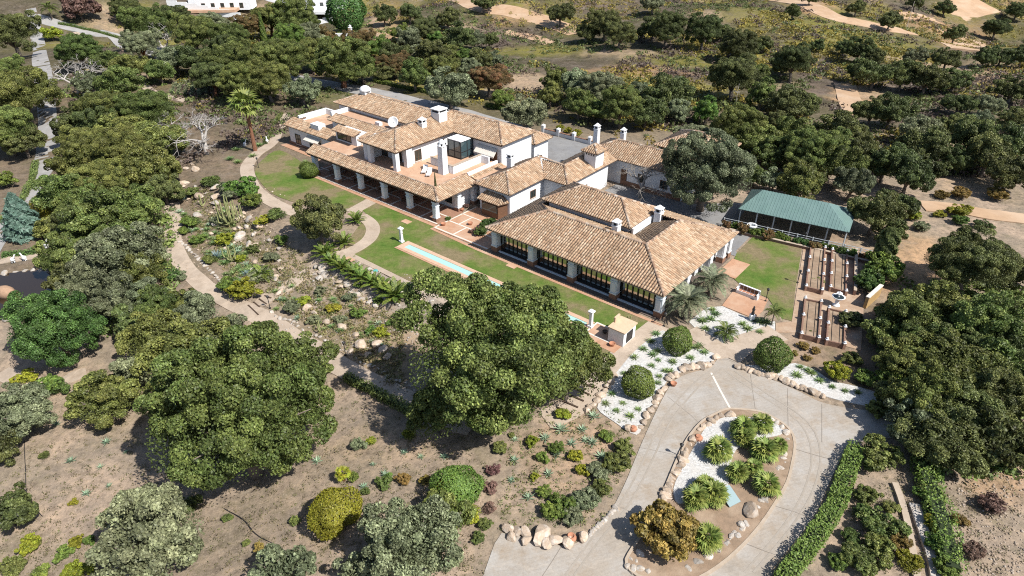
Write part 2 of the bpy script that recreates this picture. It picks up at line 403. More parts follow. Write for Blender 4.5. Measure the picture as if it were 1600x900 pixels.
def concrete_mat(name, c1, c2, stain, brush=True):
    m, nt, b, out = _new(name)
    g = nt.nodes.new('ShaderNodeNewGeometry'); vec = g.outputs['Position']
    col = mixc(nt, ramp(nt, noise(nt, vec, .22, 7, .65), [(.38, 0.0), (.64, 1.0)]), c1, c2)
    col = mixc(nt, ramp(nt, noise(nt, vec, .5, 9, .75), [(.48, 0.0), (.68, .75)]), col, stain)
    col = mixc(nt, ramp(nt, noise(nt, vec, .16, 10, .8), [(.5, 0.0), (.64, .55)]), col, tuple(x * .74 for x in c1))
    col = mixc(nt, ramp(nt, noise(nt, vec, 3.3, 6, .8), [(.62, 0.0), (.7, .5)]), col, tuple(x * .62 for x in c1))
    vo = nt.nodes.new('ShaderNodeTexVoronoi'); vo.feature = 'DISTANCE_TO_EDGE'; vo.inputs['Scale'].default_value = .13
    wv = nt.nodes.new('ShaderNodeVectorMath'); wv.operation = 'ADD'; nz = nt.nodes.new('ShaderNodeTexNoise'); nz.inputs['Scale'].default_value = .5; nt.links.new(vec, nz.inputs['Vector'])
    sc = nt.nodes.new('ShaderNodeVectorMath'); sc.operation = 'SCALE'; sc.inputs['Scale'].default_value = 3.0; nt.links.new(nz.outputs['Color'], sc.inputs[0])
    nt.links.new(vec, wv.inputs[0]); nt.links.new(sc.outputs[0], wv.inputs[1]); nt.links.new(wv.outputs[0], vo.inputs['Vector'])
    col = mixc(nt, ramp(nt, vo.outputs['Distance'], [(.0, .3), (.012, 0.0)]), col, tuple(x * 1.35 for x in c1))
    if brush:
        wa = nt.nodes.new('ShaderNodeTexWave'); wa.inputs['Scale'].default_value = .95; wa.inputs['Distortion'].default_value = 3.5; wa.inputs['Detail'].default_value = 2; wa.inputs['Detail Scale'].default_value = .6
        mp = nt.nodes.new('ShaderNodeMapping'); mp.inputs['Rotation'].default_value = (0, 0, 1.25); nt.links.new(vec, mp.inputs[0]); nt.links.new(mp.outputs[0], wa.inputs['Vector'])
        col = mixc(nt, 1.0, col, ramp(nt, wa.outputs['Fac'], [(.0, (.955, .955, .955)), (.45, (1.005, 1.005, 1.005))]), 'MULTIPLY')
    f3 = ramp(nt, noise(nt, vec, 9, 4, .7), [(.3, (.88, .88, .88)), (.7, (1.1, 1.1, 1.1))]); col = mixc(nt, 1.0, col, f3, 'MULTIPLY')
    nt.links.new(col, b.inputs['Base Color']); b.inputs['Roughness'].default_value = .85; b.inputs['Specular IOR Level'].default_value = .25
    bp = nt.nodes.new('ShaderNodeBump'); bp.inputs['Strength'].default_value = .25; bp.inputs['Distance'].default_value = .02
    nt.links.new(noise(nt, vec, 20, 5, .7), bp.inputs['Height']); nt.links.new(bp.outputs[0], b.inputs['Normal'])
    return m
LAWN = lawn_mat()
DRIVE = concrete_mat('drive_concrete', (.315, .275, .23), (.355, .335, .31), (.27, .21, .15))
ASPH = concrete_mat('road_concrete', (.27, .265, .26), (.32, .31, .30), (.25, .23, .21), brush=False)
COURT = concrete_mat('court_asphalt', (.20, .20, .205), (.24, .238, .235), (.17, .16, .15), brush=False)
PATH = concrete_mat('path_concrete', (.37, .30, .235), (.42, .345, .275), (.29, .225, .165), brush=False)
TERRA = M('terracotta_paving', (.42, .25, .16), (.36, .20, .125), 1.5, .8, .15, 8, c3=(.45, .31, .22), scale3=.35, world=True)
GRAVEL = M('white_gravel', (.58, .575, .56), (.33, .325, .315), 5.0, .9, 1.0, 9, c3=(.47, .45, .42), scale3=.6, world=True)
DIRTBED = M('bed_earth', (.27, .19, .13), (.20, .145, .10), 2.2, .95, .6, 9, c3=(.33, .25, .18), scale3=.5, world=True)
RUBBLE = M('rubble_bed', (.36, .31, .26), (.24, .20, .165), 3.0, .95, .9, 7, c3=(.22, .17, .115), scale3=.6, world=True)
WHITE = M('white_render', (.72, .735, .755), (.66, .675, .695), .8, .85, .08, 12, stain=((.50, .46, .40), .9, .35))
BANDW = M('white_band_stone', (.62, .58, .52), (.54, .50, .44), 3, .8, world=True)
TRACK = M('dirt_track', (.42, .285, .18), (.36, .24, .15), .7, .95, .4, 4, c3=(.45, .33, .23), scale3=.15, world=True)

# roads
sheet('road', pxpoly([(41, 15), (48, 63), (51, 105), (58, 165), (56, 240), (47, 279), (16, 331), (0, 347), (-60, 384), (-60, 433), (0, 394), (22, 361), (59, 306), (88, 257), (94, 240), (92, 200), (88, 170), (85, 132), (80, 105), (72, 77), (62, 35), (56, 12)]), .06, ASPH, 2.5)
rl = smooth_line([P(*p)[:2] for p in [(50, 26), (98, 40), (150, 53), (188, 64), (250, 84), (330, 101), (440, 119), (560, 141), (640, 158), (720, 178), (800, 203), (850, 222)]], 4)
sheet('road', ribbon(rl, 6.2), .09, ASPH, 2.5)
court = [uv(*p) for p in [(-10.5, 25.6), (-9.2, 41), (6.4, 41.4), (7, 37), (7.2, 17.8), (4.6, 18), (-1.2, 24.2)]]
sheet('courtyard', court, .12, COURT, 2.5)
# yard between annex and pavilion and on to the shed
yard = [uv(12.8, 18), uv(12.9, 28.4), uv(26, 29), P(1130, 318)[:2], P(1172, 318)[:2], P(1180, 342)[:2], P(1190, 352)[:2], P(1150, 392)[:2], uv(38.5, 17.9), uv(14, 18.0)]
sheet('yard', yard, .05, COURT, 2.5)
# far dirt tracks
for line, w in (([(690, 0), (740, 6), (800, 18), (860, 36), (905, 52)], 9), ([(1215, 0), (1265, 8), (1300, 26), (1345, 36), (1400, 46), (1460, 60), (1510, 78)], 9), ([(1400, 26), (1450, 28), (1500, 36), (1530, 40)], 7), ([(1480, 18), (1510, 12), (1540, 6)], 16), ([(790, 50), (830, 58), (860, 68)], 4.5), ([(1440, 322), (1490, 326), (1540, 335), (1600, 342), (1680, 350)], 3.8), ([(1320, 130), (1330, 165), (1345, 180)], 5), ([(1470, 50), (1510, 62), (1520, 78)], 12)):
    sheet('dirt_track', ribbon(smooth_line([P(*p)[:2] for p in line], 4), w), .12, TRACK, 3.0)
# driveway and its island
drive = smooth_poly(pxpoly([(783.5, 834), (755, 900), (730, 960), (1180, 960), (1205, 893), (1251, 836), (1278, 795), (1297, 752), (1325, 700), (1350, 690), (1405, 684), (1470, 690), (1475, 660), (1400, 646), (1340, 640), (1286, 630), (1252, 614), (1217, 598), (1176, 583), (1150, 566), (1135, 560), (1123, 560), (1109, 575), (1076, 584), (1054, 595), (1038, 618), (1010, 676), (989, 726), (976, 757), (955, 797), (927, 825), (902, 848), (877, 853), (830, 845)]), 3)
DRV = sheet('driveway', drive, .05, DRIVE, 1.3)
def strip(name, pts, w, off, mat, parent):
    return sheet(name, ribbon([P(*p)[:2] for p in pts], w), off, mat, 1.2, parent=parent, kind=None)
strip('white_band', [(1111, 583), (1126, 612), (1143, 643)], .2, .056, BANDW, DRV)
JOINT = M('joint_filler', (.235, .205, .175), rough=.95)
for pts in ([(1172, 583), (1176, 612), (1180, 640)], [(1230, 607), (1231, 650), (1232, 690)], [(1284, 632), (1284, 660), (1284, 692)], [(877, 855), (860, 882), (838, 915)], [(1128, 715), (1150, 780)][:0] or [(1206, 790), (1240, 800), (1270, 812)], [(1236, 700), (1260, 708), (1296, 718)], [(1165, 850), (1195, 862), (1225, 872)], [(1000, 700), (1030, 706), (1058, 712)], [(962, 790), (985, 800), (1000, 806)], [(1043, 620), (1080, 650), (1098, 668)], [(1124, 562), (1136, 562), (1149, 567)]):
    strip('expansion_joint', pts, .05, .055, JOINT, DRV)
island = smooth_poly(pxpoly([(1140, 642), (1180, 645), (1203, 653), (1225, 667), (1236, 681), (1239, 700), (1235, 725), (1227, 755), (1208, 788), (1186, 820), (1160, 850), (1120, 885), (1070, 910), (1010, 905), (981, 884), (990, 860), (1020, 815), (1035, 780), (1046, 754), (1060, 720), (1072, 695), (1084, 677), (1100, 660), (1122, 648)]), 3)
TYRE = M('tyre_mark', (.27, .238, .20), (.315, .28, .24), 2.0, .85, world=True)
for off in (-7, 7):
    for pts in ([(1123, 575), (1085, 605), (1040, 660), (1010, 725), (975, 790), (930, 845), (890, 900)], [(1140, 580), (1190, 615), (1255, 660), (1275, 710), (1262, 770), (1225, 830), (1170, 895)]):
        strip('tyre_mark', [(a + off, b) for a, b in smooth_line(pts, 3)], .16, .0535, TYRE, DRV)
KERB = M('kerb_concrete', (.40, .33, .26), (.34, .275, .21), 2, .9, .2, 10)
sheet('island_bed', island, .17, DIRTBED, 1.2)
sheet('gravel_bed', smooth_poly(pxpoly([(1130, 655), (1175, 655), (1205, 662), (1222, 672), (1218, 682), (1180, 690), (1150, 705), (1140, 735), (1135, 775), (1122, 790), (1095, 780), (1060, 790), (1052, 765), (1068, 730), (1090, 690), (1105, 668)]), 3), .20, GRAVEL, 1.2)
def kerb_ring(name, poly, w, h, mat):
    n = len(poly); mb = MB(); V = []; cx = sum(p[0] for p in poly) / n; cy = sum(p[1] for p in poly) / n
    for i, p in enumerate(poly):
        a = poly[i - 1]; b = poly[(i + 1) % n]; dx, dy = b[0] - a[0], b[1] - a[1]; l = math.hypot(dx, dy) or 1; nx_, ny_ = -dy / l, dx / l
        if (p[0] + nx_ - cx) ** 2 + (p[1] + ny_ - cy) ** 2 < (p[0] - nx_ - cx) ** 2 + (p[1] - ny_ - cy) ** 2: nx_, ny_ = -nx_, -ny_
        z = H1(*p); V += [(p[0], p[1], z - .2), (p[0], p[1], z + h), (p[0] + nx_ * w, p[1] + ny_ * w, z + h), (p[0] + nx_ * w, p[1] + ny_ * w, z - .2)]
    F = []
    for i in range(n):
        j = (i + 1) % n
        for a, b in ((0, 1), (1, 2), (2, 3)): F.append((i * 4 + a, i * 4 + b, j * 4 + b, j * 4 + a))
    mb.add(V, F); o = mb.build(name, mat); o['kind'] = 'structure'; return o
kerb_ring('island_kerb', island, .22, .22, KERB)
# beds of white gravel
B1 = smooth_poly(pxpoly([(963, 583), (991, 550), (1029, 520), (1043, 520), (1082, 542), (1114, 552), (1116, 563), (1093, 573), (1054, 586), (1036, 605), (1021, 633), (1007, 658), (994, 680), (960, 660), (933, 638), (947, 616), (955, 594)]), 3)
sheet('gravel_bed', B1, .06, GRAVEL, 1.2)
B2 = pxpoly([(1076, 503), (1104, 481), (1129, 479), (1173, 499), (1211, 503), (1211, 517), (1197, 524), (1148, 530), (1134, 542), (1093, 520)])
sheet('gravel_bed', B2, .06, GRAVEL, 1.2)
sheet('gravel_bed', smooth_poly(pxpoly([(1160, 572), (1222, 572), (1242, 568), (1272, 578), (1300, 595), (1345, 606), (1390, 622), (1400, 640), (1340, 632), (1290, 620), (1255, 606), (1218, 590)]), 3), .06, GRAVEL, 1.2)
# lawns
sheet('lawn', smooth_poly(pxpoly([(399, 265), (404, 281), (426, 303), (462, 317), (487, 322), (520, 326), (545, 325), (570, 311), (535, 296), (498, 279), (470, 253), (437, 235), (415, 246)]), 3), .05, LAWN, 1.6)
lawn_main = pxpoly([(567, 329), (589, 317), (635, 338)]) + [uv(0.7, -1.4), uv(1.4, -2.3), uv(10.2, -2.6), uv(37.0, -2.75), uv(37.0, -14.3), uv(2, -14.3)] + pxpoly([(565, 415), (547, 407), (541, 401), (556, 394), (574, 382), (587, 365), (588, 352), (580, 342)])
sheet('lawn', lawn_main, .05, LAWN, 1.6)
sheet('lawn', pxpoly([(546, 373), (565, 348), (571, 352), (573, 362), (562, 380), (548, 390), (540, 388)]), .05, LAWN, 1.2)
sheet('lawn', pxpoly([(1183, 364), (1254, 382), (1243, 450), (1237, 502), (1222, 498), (1200, 466), (1160, 448), (1140, 430), (1150, 397)]), .05, LAWN, 1.6)
# paths
def path(pts, w, off=.07, name='path', mat=None, k=5):
    return sheet(name, ribbon(smooth_line([P(*p)[:2] for p in pts], k), w), off, mat or PATH, 1.1)
path([(446, 178), (436, 200), (424, 224), (402, 240), (388, 256), (387, 272), (397, 294), (420, 313), (447, 327), (463, 333)], 2.3)
path([(549, 332), (566, 322), (585, 312)], 2.2)
path([(564, 338), (578, 348), (583, 360), (576, 375), (556, 389), (536, 398), (518, 402), (500, 408), (478, 428), (452, 446), (425, 462), (404, 478)], 2.0)
path([(388, 486), (415, 500), (450, 522), (490, 545), (530, 572), (575, 595), (625, 622), (680, 650), (740, 665)], 2.7)
path([(268, 318), (271, 345), (270, 375), (278, 400), (292, 422), (312, 440), (335, 458), (362, 474), (392, 484)], 2.4)
path([(1030, 508), (1005, 528), (975, 553), (945, 583), (915, 612), (890, 640), (850, 655)], 2.6)
path([(1078, 516), (1100, 530), (1122, 546), (1135, 560)], 2.3)
path([(1135, 558), (1158, 540), (1185, 530), (1215, 520)], 3.0)
path([(0, 583), (30, 592), (60, 600), (95, 596), (135, 582)], 2.0)
path([(0, 408), (30, 405), (62, 400)], 1.8)
path([(222, 130), (236, 142), (258, 150), (290, 158)], 2.0)
path([(118, 50), (128, 56), (135, 62)], 2)
# raised-bed garden paving and bench terrace
sheet('garden_paving', pxpoly([(1184, 360), (1262, 376), (1345, 398), (1350, 470), (1345, 548), (1246, 520), (1212, 520), (1212, 505), (1237, 503), (1256, 383)]), .04, M('brick_paving', (.36, .255, .175), (.30, .205, .14), 2.5, .9, .3, 10, c3=(.42, .33, .25), scale3=.5, world=True), 1.3)
sheet('bench_terrace', pxpoly([(1140, 462), (1152, 447), (1200, 468), (1192, 486), (1178, 498), (1128, 478)]), .055, TERRA, 1.2)
# pool channel surround and pavilion strip
sheet('terracotta_strip', [uv(0.9, -2.1), uv(10.5, -2.5), uv(38.4, -2.5), uv(38.4, -3.0), uv(10.2, -3.05), uv(0.9, -2.55)], .07, TERRA, 1.5)
sheet('terracotta_strip', [uv(-30.8, -1.1), uv(0.9, -1.1), uv(0.9, -1.7), uv(-30.8, -1.55)], .07, TERRA, 1.5)
sheet('terracotta_strip', [uv(-46.5, 4.2), uv(-30.8, 3.6), uv(-30.8, 5.9), uv(-46.2, 5.9)], .07, TERRA, 1.5)
# lower edge strip of the lawn and the rocky bank
sheet('lawn_edge_path', ribbon([uv(-1.8, -14.7), uv(18, -14.8), uv(36, -14.8)], .8), .065, PATH, 1.2)
sheet('rocky_bank', smooth_poly([uv(-3.5, -15.2), uv(6, -15.3), uv(20, -15.3), uv(24, -18), uv(14, -19.6), uv(4, -19.3), uv(-5, -18.5)], 3), .05, RUBBLE, 1.0)
# ------------------------------------------------------------------ buildings
def house_root(name, label, cat):
    return tag(empty(name, (OX, OY, 0), -AZ), label, cat)
TILE = M('roof_tile_clay', (1, 1, 1), (.86, .84, .82), 1.3, .85, .2, 18, attr=True, world=True, stain=((.55, .52, .46), .35, .75))
DECK = M('roof_channel_clay', (.17, .11, .075), (.12, .08, .055), 1.2, .9, .2, 8)
WOOD = M('dark_timber', (.075, .05, .035), (.05, .033, .024), 4, .7, .1, 20)
BRICKM = M('brown_brick', (.26, .145, .095), (.19, .105, .07), 6, .9, .3, 14)
GLASS = glass_mat('dark_window_glass', (.02, .028, .026), .04)
SOLAR = glass_mat('reflective_solar_glass', (.44, .46, .42), .03); SOLAR.node_tree.nodes['Principled BSDF'].inputs['Metallic'].default_value = 1.0
FRAMEM = M('dark_metal_frame', (.03, .03, .032), (.022, .022, .024), 5, .5)
SHUT = M('brown_shutter', (.16, .085, .05), (.12, .065, .04), 5, .7)
TERRL = M('terrace_tile', (.46, .29, .19), (.40, .245, .16), 2, .85, .15, 9, c3=(.5, .35, .245), scale3=.4)
BLUEW = M('pale_blue_render', (.60, .655, .70), (.54, .60, .65), 1.2, .85, .05, 12)
TILE_PAL = np.array([(.48, .355, .265), (.54, .42, .325), (.42, .285, .20), (.60, .50, .41), (.35, .225, .155), (.50, .34, .24), (.62, .54, .46), (.25, .17, .125), (.44, .355, .28)])
TILE_W = np.array([.19, .18, .14, .12, .09, .12, .05, .06, .05])
trng = np.random.default_rng(21)
TPITCH = .36; TLEN = .46
def roof_slope(parent, poly, grey=0.0, name='roof_slope', thick=.14):
    """one tiled slope: a deck with every barrel tile laid on it"""
    Pn = np.array(poly, float); n = len(Pn)
    nr = np.zeros(3)
    for i in range(n): nr += np.cross(Pn[i] - Pn[0], Pn[(i + 1) % n] - Pn[0])
    nr /= np.linalg.norm(nr)
    if nr[2] < 0: nr = -nr
    e = np.cross([0, 0, 1], nr); e /= np.linalg.norm(e); d = np.cross(nr, e)
    if d[2] < 0: d = -d
    S = (Pn - Pn[0]) @ e; T = (Pn - Pn[0]) @ d
    area = sum(Pn[i][0] * Pn[(i + 1) % n][1] - Pn[(i + 1) % n][0] * Pn[i][1] for i in range(n))
    pts = [tuple(p) for p in Pn] if area > 0 else [tuple(p) for p in Pn[::-1]]
    mb = MB(); mb.add(pts + [(p[0], p[1], p[2] - thick) for p in pts], [tuple(range(n)), tuple(range(n, 2 * n))[::-1]] + [(i, n + i, n + (i + 1) % n, (i + 1) % n) for i in range(n)])
    deck = mb.build(name, DECK, parent)
    Vs = []; Cs = []
    w = TPITCH
    k0 = int(math.ceil((S.min()) / w)); k1 = int(S.max() / w)
    for k in range(k0, k1 + 1):
        s = k * w + w * .5
        ts = []
        for i in range(n):
            a, b = S[i], S[(i + 1) % n]
            if (a > s) != (b > s): ts.append(T[i] + (T[(i + 1) % n] - T[i]) * (s - a) / (b - a))
        ts.sort()
        colshift = trng.uniform(.85, 1.1)
        for ta, tb in zip(ts[::2], ts[1::2]):
            ta -= .06
            m = max(1, int(round((tb - ta) / TLEN)))
            for j in range(m):
                t0 = ta + (tb - ta) * j / m; t1 = ta + (tb - ta) * (j + 1) / m + .03
                ds = trng.normal(0, .012); hz = .10 + trng.normal(0, .012)
                for (t, lift, wf) in ((t0, .035, 1.0), (t1, 0.0, .86)):
                    for (a, h) in ((-.36, 0), (-.2, hz), (.2, hz), (.36, 0)):
                        Vs.append(Pn[0] + e * (s + ds + a * w * wf) + d * t + nr * (h + lift - .01))
                c = (TILE_PAL[trng.choice(9, p=TILE_W)] * .55 + np.array((.49, .36, .26)) * .45) * trng.uniform(.88, 1.06) * colshift * np.array((.92, .88, .80))
                c = c * (1 - grey) + np.array((.44, .315, .20)) * trng.uniform(.7, 1.1) * grey  # grey mixes in darker brown: shade painted on slopes turned from the sun
                Cs += [c] * 8
    if Vs:
        nt_ = len(Vs) // 8; base = (np.arange(nt_) * 8)[:, None]
        F = np.concatenate([base + np.array(q)[None] for q in ((0, 1, 5, 4), (1, 2, 6, 5), (2, 3, 7, 6), (3, 2, 1, 0))], 0)
        me = npmesh('roof_tiles', np.array(Vs), F, np.array(Cs)); o = obj('roof_tiles', me, deck, TILE); o['kind'] = 'stuff'
    return deck
def ridge(parent, a, b, r=.17):
    """a line of half-round cap tiles along a ridge or hip"""
    a = np.array(a, float); b = np.array(b, float); L = np.linalg.norm(b - a); d = (b - a) / L
    sd = np.cross(d, [0, 0, 1]); sd /= np.linalg.norm(sd); up = np.cross(sd, d)
    m = max(1, int(L / .5)); Vs = []; Cs = []
    for j in range(m):
        for (t, lf, k) in ((L * j / m, .03, 1.0), (L * (j + 1) / m + .04, 0, .88)):
            for q in range(5):
                an = math.pi * q / 4; Vs.append(a + d * t + sd * math.cos(an) * r * k + up * (math.sin(an) * r * k + lf + .02))
        Cs += [TILE_PAL[trng.choice(9, p=TILE_W)] * trng.uniform(.6, .85)] * 10
    base = (np.arange(m) * 10)[:, None]
    F = np.concatenate([base + np.array((q, q + 5, q + 6, q + 1))[None] for q in range(4)], 0)
    o = obj('ridge_cap', npmesh('ridge_cap', np.array(Vs), F, np.array(Cs)), parent, TILE); o['kind'] = 'stuff'; return o
def hip_roof(parent, u0, u1, v0, v1, ze, zr, axis='u', hipa=True, hipb=True, grey=(0, 0, 0, 0), caps=True):
    """hip (or gabled) roof on a rectangle; axis = direction of the ridge"""
    if axis == 'u':
        m = (v0 + v1) / 2; h = (v1 - v0) / 2; a = (u0 + (h if hipa else 0), m, zr); b = (u1 - (h if hipb else 0), m, zr)
        roof_slope(parent, [(u0, v0, ze), (u1, v0, ze), b, a], grey[0]); roof_slope(parent, [(u1, v1, ze), (u0, v1, ze), a, b], grey[2])
        if hipa: roof_slope(parent, [(u0, v1, ze), (u0, v0, ze), a], grey[3])
        if hipb: roof_slope(parent, [(u1, v0, ze), (u1, v1, ze), b], grey[1])
    else:
        m = (u0 + u1) / 2; h = (u1 - u0) / 2; a = (m, v0 + (h if hipa else 0), zr); b = (m, v1 - (h if hipb else 0), zr)
        roof_slope(parent, [(u1, v0, ze), (u1, v1, ze), b, a], grey[1]); roof_slope(parent, [(u0, v1, ze), (u0, v0, ze), a, b], grey[3])
        if hipa: roof_slope(parent, [(u0, v0, ze), (u1, v0, ze), a], grey[0])
        if hipb: roof_slope(parent, [(u1, v1, ze), (u0, v1, ze), b], grey[2])
    if caps:
        ridge(parent, a, b)
        if axis == 'u':
            if hipa: ridge(parent, (u0, v0, ze), a); ridge(parent, (u0, v1, ze), a)
            if hipb: ridge(parent, (u1, v0, ze), b); ridge(parent, (u1, v1, ze), b)
        else:
            if hipa: ridge(parent, (u0, v0, ze), a); ridge(parent, (u1, v0, ze), a)
            if hipb: ridge(parent, (u0, v1, ze), b); ridge(parent, (u1, v1, ze), b)
def wall(parent, u0, u1, v0, v1, z0, z1, mat=None, name='wall'): return MB().box(u0, u1, v0, v1, z0, z1).build(name, mat or WHITE, parent)
def window(parent, u, v, z0, z1, w, face, shutter=False, bars=2):
    """a window set on a wall face: face = '-v', '+u', '-u'"""
    d = .05
    def bx(a0, a1, z0_, z1_, d0, d1):
        if face == '-v': return (u + a0, u + a1, v - d1, v - d0, z0_, z1_)
        if face == '+u': return (u + d0, u + d1, v + a0, v + a1, z0_, z1_)
        return (u - d1, u - d0, v + a0, v + a1, z0_, z1_)
    mb = MB()
    for q in ((-w / 2 - .08, -w / 2, z0, z1), (w / 2, w / 2 + .08, z0, z1), (-w / 2 - .08, w / 2 + .08, z1, z1 + .08), (-w / 2 - .08, w / 2 + .08, z0 - .08, z0)): mb.box(*bx(*q, -.05, .06))
    for i in range(1, bars): mb.box(*bx(-w / 2 + w * i / bars - .03, -w / 2 + w * i / bars + .03, z0, z1, -.05, .05))
    f = mb.build('window', SHUT if shutter else FRAMEM, parent)
    MB().box(*bx(-w / 2, w / 2, z0, z1, -.05, .02)).build('pane', GLASS, f)
    MB().box(*bx(-w / 2 - .15, w / 2 + .15, z0 - .16, z0 - .083, -.05, .14)).build('sill', BANDW, f)
    return f
def column(parent, u, v, z0, z1, w=.72, brick=.55, mat=None):
    c = MB().cbox(u, v, z0 + brick, z1, w, w).cbox(u, v, z0 + brick, z0 + brick + .18, w + .14, w + .14).cbox(u, v, z1 - .75, z1 - .62, w + .12, w + .12).cbox(u, v, z1 - .2, z1 - .003, w + .16, w + .16).build('column', mat or BLUEW, parent)
    MB().cbox(u, v, z0 - .1, z0 + brick, w + .1, w + .1).build('column_base', BRICKM, c)
    for (du, dv, a, b) in ((0, -w / 2 - .02, w * .32, .02), (w / 2 + .02, 0, .02, w * .32)):
        MB().box(u + du - a, u + du + a, v + dv - b, v + dv + b, z0 + brick + .3, z1 - .9).build('column_panel', WHITE, c)
    return c
def chimney(parent, u, v, z0, z1, w=.9, cap='gable'):
    c = MB().cbox(u, v, z0, z1, w, w).cbox(u, v, z1 - .1, z1 + .003, w + .14, w + .14).build('chimney', WHITE, parent)
    mb = MB()
    for a in (-1, 1):
        for b in (-1, 1): MB().cbox(u + a * (w / 2 - .1), v + b * (w / 2 - .1), z1, z1 + .42, .18, .18).build('cap_pillar', WHITE, c)
    MB().cbox(u, v, z1 + .0, z1 + .4, w - .35, w - .35).build('flue', FRAMEM, c)
    z = z1 + .42
    if cap == 'flat': MB().cbox(u, v, z, z + .14, w + .2, w + .2).cbox(u, v, z + .14, z + .3, w, w, .25).build('chimney_cap', WHITE, c)
    else: MB().cbox(u, v, z, z + .1, w + .14, w + .14).cbox(u, v, z + .1, z + .5, w + .02, w + .02, w * .45).build('chimney_cap', WHITE, c)
    return c

# ---------- main house
MH = house_root('main_house', 'large white villa with terracotta tiled hip roofs, long columned portico and roof terrace', 'house')
ZT = 4.1; ZE = 7.3; ZR = 8.95
# ground storey behind the portico, with the terrace slab on it
wall(MH, -30.2, -0.7, 4.6, 15.4, 0, ZT - .3)
wall(MH, -45.6, -30.2, 6.1, 14.5, -.3, 3.55)
MB().box(-30.4, -1.6, 1.45, 15.4, ZT - .3, ZT).build('terrace_floor', TERRL, MH)
MB().box(-1.6, 1.0, 8.2, 15.4, ZT - .3, ZT - .01).build('terrace_floor', TERRL, MH)
MB().box(-30.8, 0.7, -1.1, 4.6, -.2, .10).build('portico_floor', M('portico_tile', (.30, .17, .115), (.25, .14, .095), 1.4, .7, .1, 9), MH)
for i in range(9):
    MB().box(-30 + i * 3.35, -29.75 + i * 3.35, -1.0, 4.5, .102, .106).build('floor_band', BANDW, MH)
for v in (-.9, 1.8): MB().box(-30.7, .6, v, v + .25, .108, .112).build('floor_band', BANDW, MH)
for u in (-29.0, -23.1, -17.1, -11.4, -5.7, -.15): column(MH, u, -.15, .1, 3.25)
column(MH, -.15, 4.5, .1, 3.25); column(MH, -.15, 8.0, .1, 3.25)
MB().box(-30.4, .25, -.55, .25, 3.25, 3.5).build('portico_beam', WOOD, MH); MB().box(-.55, .25, .25, 8.4, 3.25, 3.5).build('portico_beam', WOOD, MH)
eu, ev = .85, -.6; tu, tv = -1.7, 1.35
roof_slope(MH, [(-30.8, ev, 3.6), (eu, ev, 3.6), (tu, tv, 4.5), (-30.8, tv, 4.5)])
roof_slope(MH, [(eu, ev, 3.6), (eu, 8.2, 3.6), (tu, 8.2, 4.5), (tu, tv, 4.5)])
roof_slope(MH, [(eu + .25, 8.2, 3.62), (eu + .25, 15.3, 3.62), (tu + .9, 15.3, 4.3), (tu + .9, 8.2, 4.3)])
ridge(MH, (eu, ev, 3.6), (tu, tv, 4.5), .2)
ridge(MH, (-30.8, tv, 4.5), (tu, tv, 4.5), .14); ridge(MH, (tu, tv, 4.5), (tu, 8.2, 4.5), .14)
for k in range(7):
    u = -28 + k * 4.2
    if k % 2: MB().box(u, u + 1.2, 4.5, 4.6, .1, 2.5).build('door', SHUT, MH)
    else: window(MH, u + .6, 4.6, .9, 2.4, 1.3, '-v')
MB().box(tu - .1, tu + .25, 8.3, 15.3, ZT, ZT + .45).build('parapet', WHITE, MH)
# upper storey: front wing (ridge along v), right wing (ridge along u), rear range
wall(MH, -19.4, -11.7, 5.9, 20, ZT, ZE - .02); wall(MH, -14.0, -1.0, 15.7, 23.4, 0, ZE - .03); wall(MH, -39.3, -13.0, 13.6, 21.0, 0, ZE - .04)
ra, rb = (-15.4, 6.6, ZR), (-15.4, 19.6, ZR)
roof_slope(MH, [(-19.9, 2.3, ZE), (-11.0, 2.3, ZE), ra]); roof_slope(MH, [(-11.0, 2.3, ZE), (-11.0, 15.1, ZE), rb, ra])
roof_slope(MH, [(-19.9, 16.6, ZE), (-19.9, 2.3, ZE), ra, (-15.4, 17.0, ZR)])
rc = (-4.8, 19.6, ZR)
roof_slope(MH, [(-11.0, 15.1, ZE), (-.4, 15.1, ZE), rc, rb]); roof_slope(MH, [(-.4, 15.1, ZE), (-.4, 24.1, ZE), rc]); roof_slope(MH, [(-.4, 24.1, ZE), (-15.4, 24.1, ZE), rb, rc])
for a, b in (((-11.0, 2.3, ZE), ra), ((-19.9, 2.3, ZE), ra), (ra, rb), (rb, rc), ((-.4, 15.1, ZE), rc), ((-.4, 24.1, ZE), rc)): ridge(MH, a, b)
rd, re_ = (-35.8, 17.3, ZR - .03), (-15.0, 17.3, ZR - .03)
roof_slope(MH, [(-40.0, 13.0, ZE), (-16.4, 13.0, ZE), re_, rd]); roof_slope(MH, [(-40.0, 21.6, ZE), (-40.0, 13.0, ZE), rd]); roof_slope(MH, [(-15.0, 21.6, ZE), (-40.0, 21.6, ZE), rd, re_])
for a, b in (((-40.0, 13.0, ZE), rd), ((-40.0, 21.6, ZE), rd), (rd, re_)): ridge(MH, a, b)
# eave boards
MB().box(-11.25, -11.1, 2.5, 15.2, ZE - .28, ZE - .1).build('eave_board', WOOD, MH); MB().box(-19.6, -11.25, 2.45, 2.6, ZE - .28, ZE - .1).build('eave_board', WOOD, MH); MB().box(-11, -.6, 15.2, 15.35, ZE - .28, ZE - .1).build('eave_board', WOOD, MH)
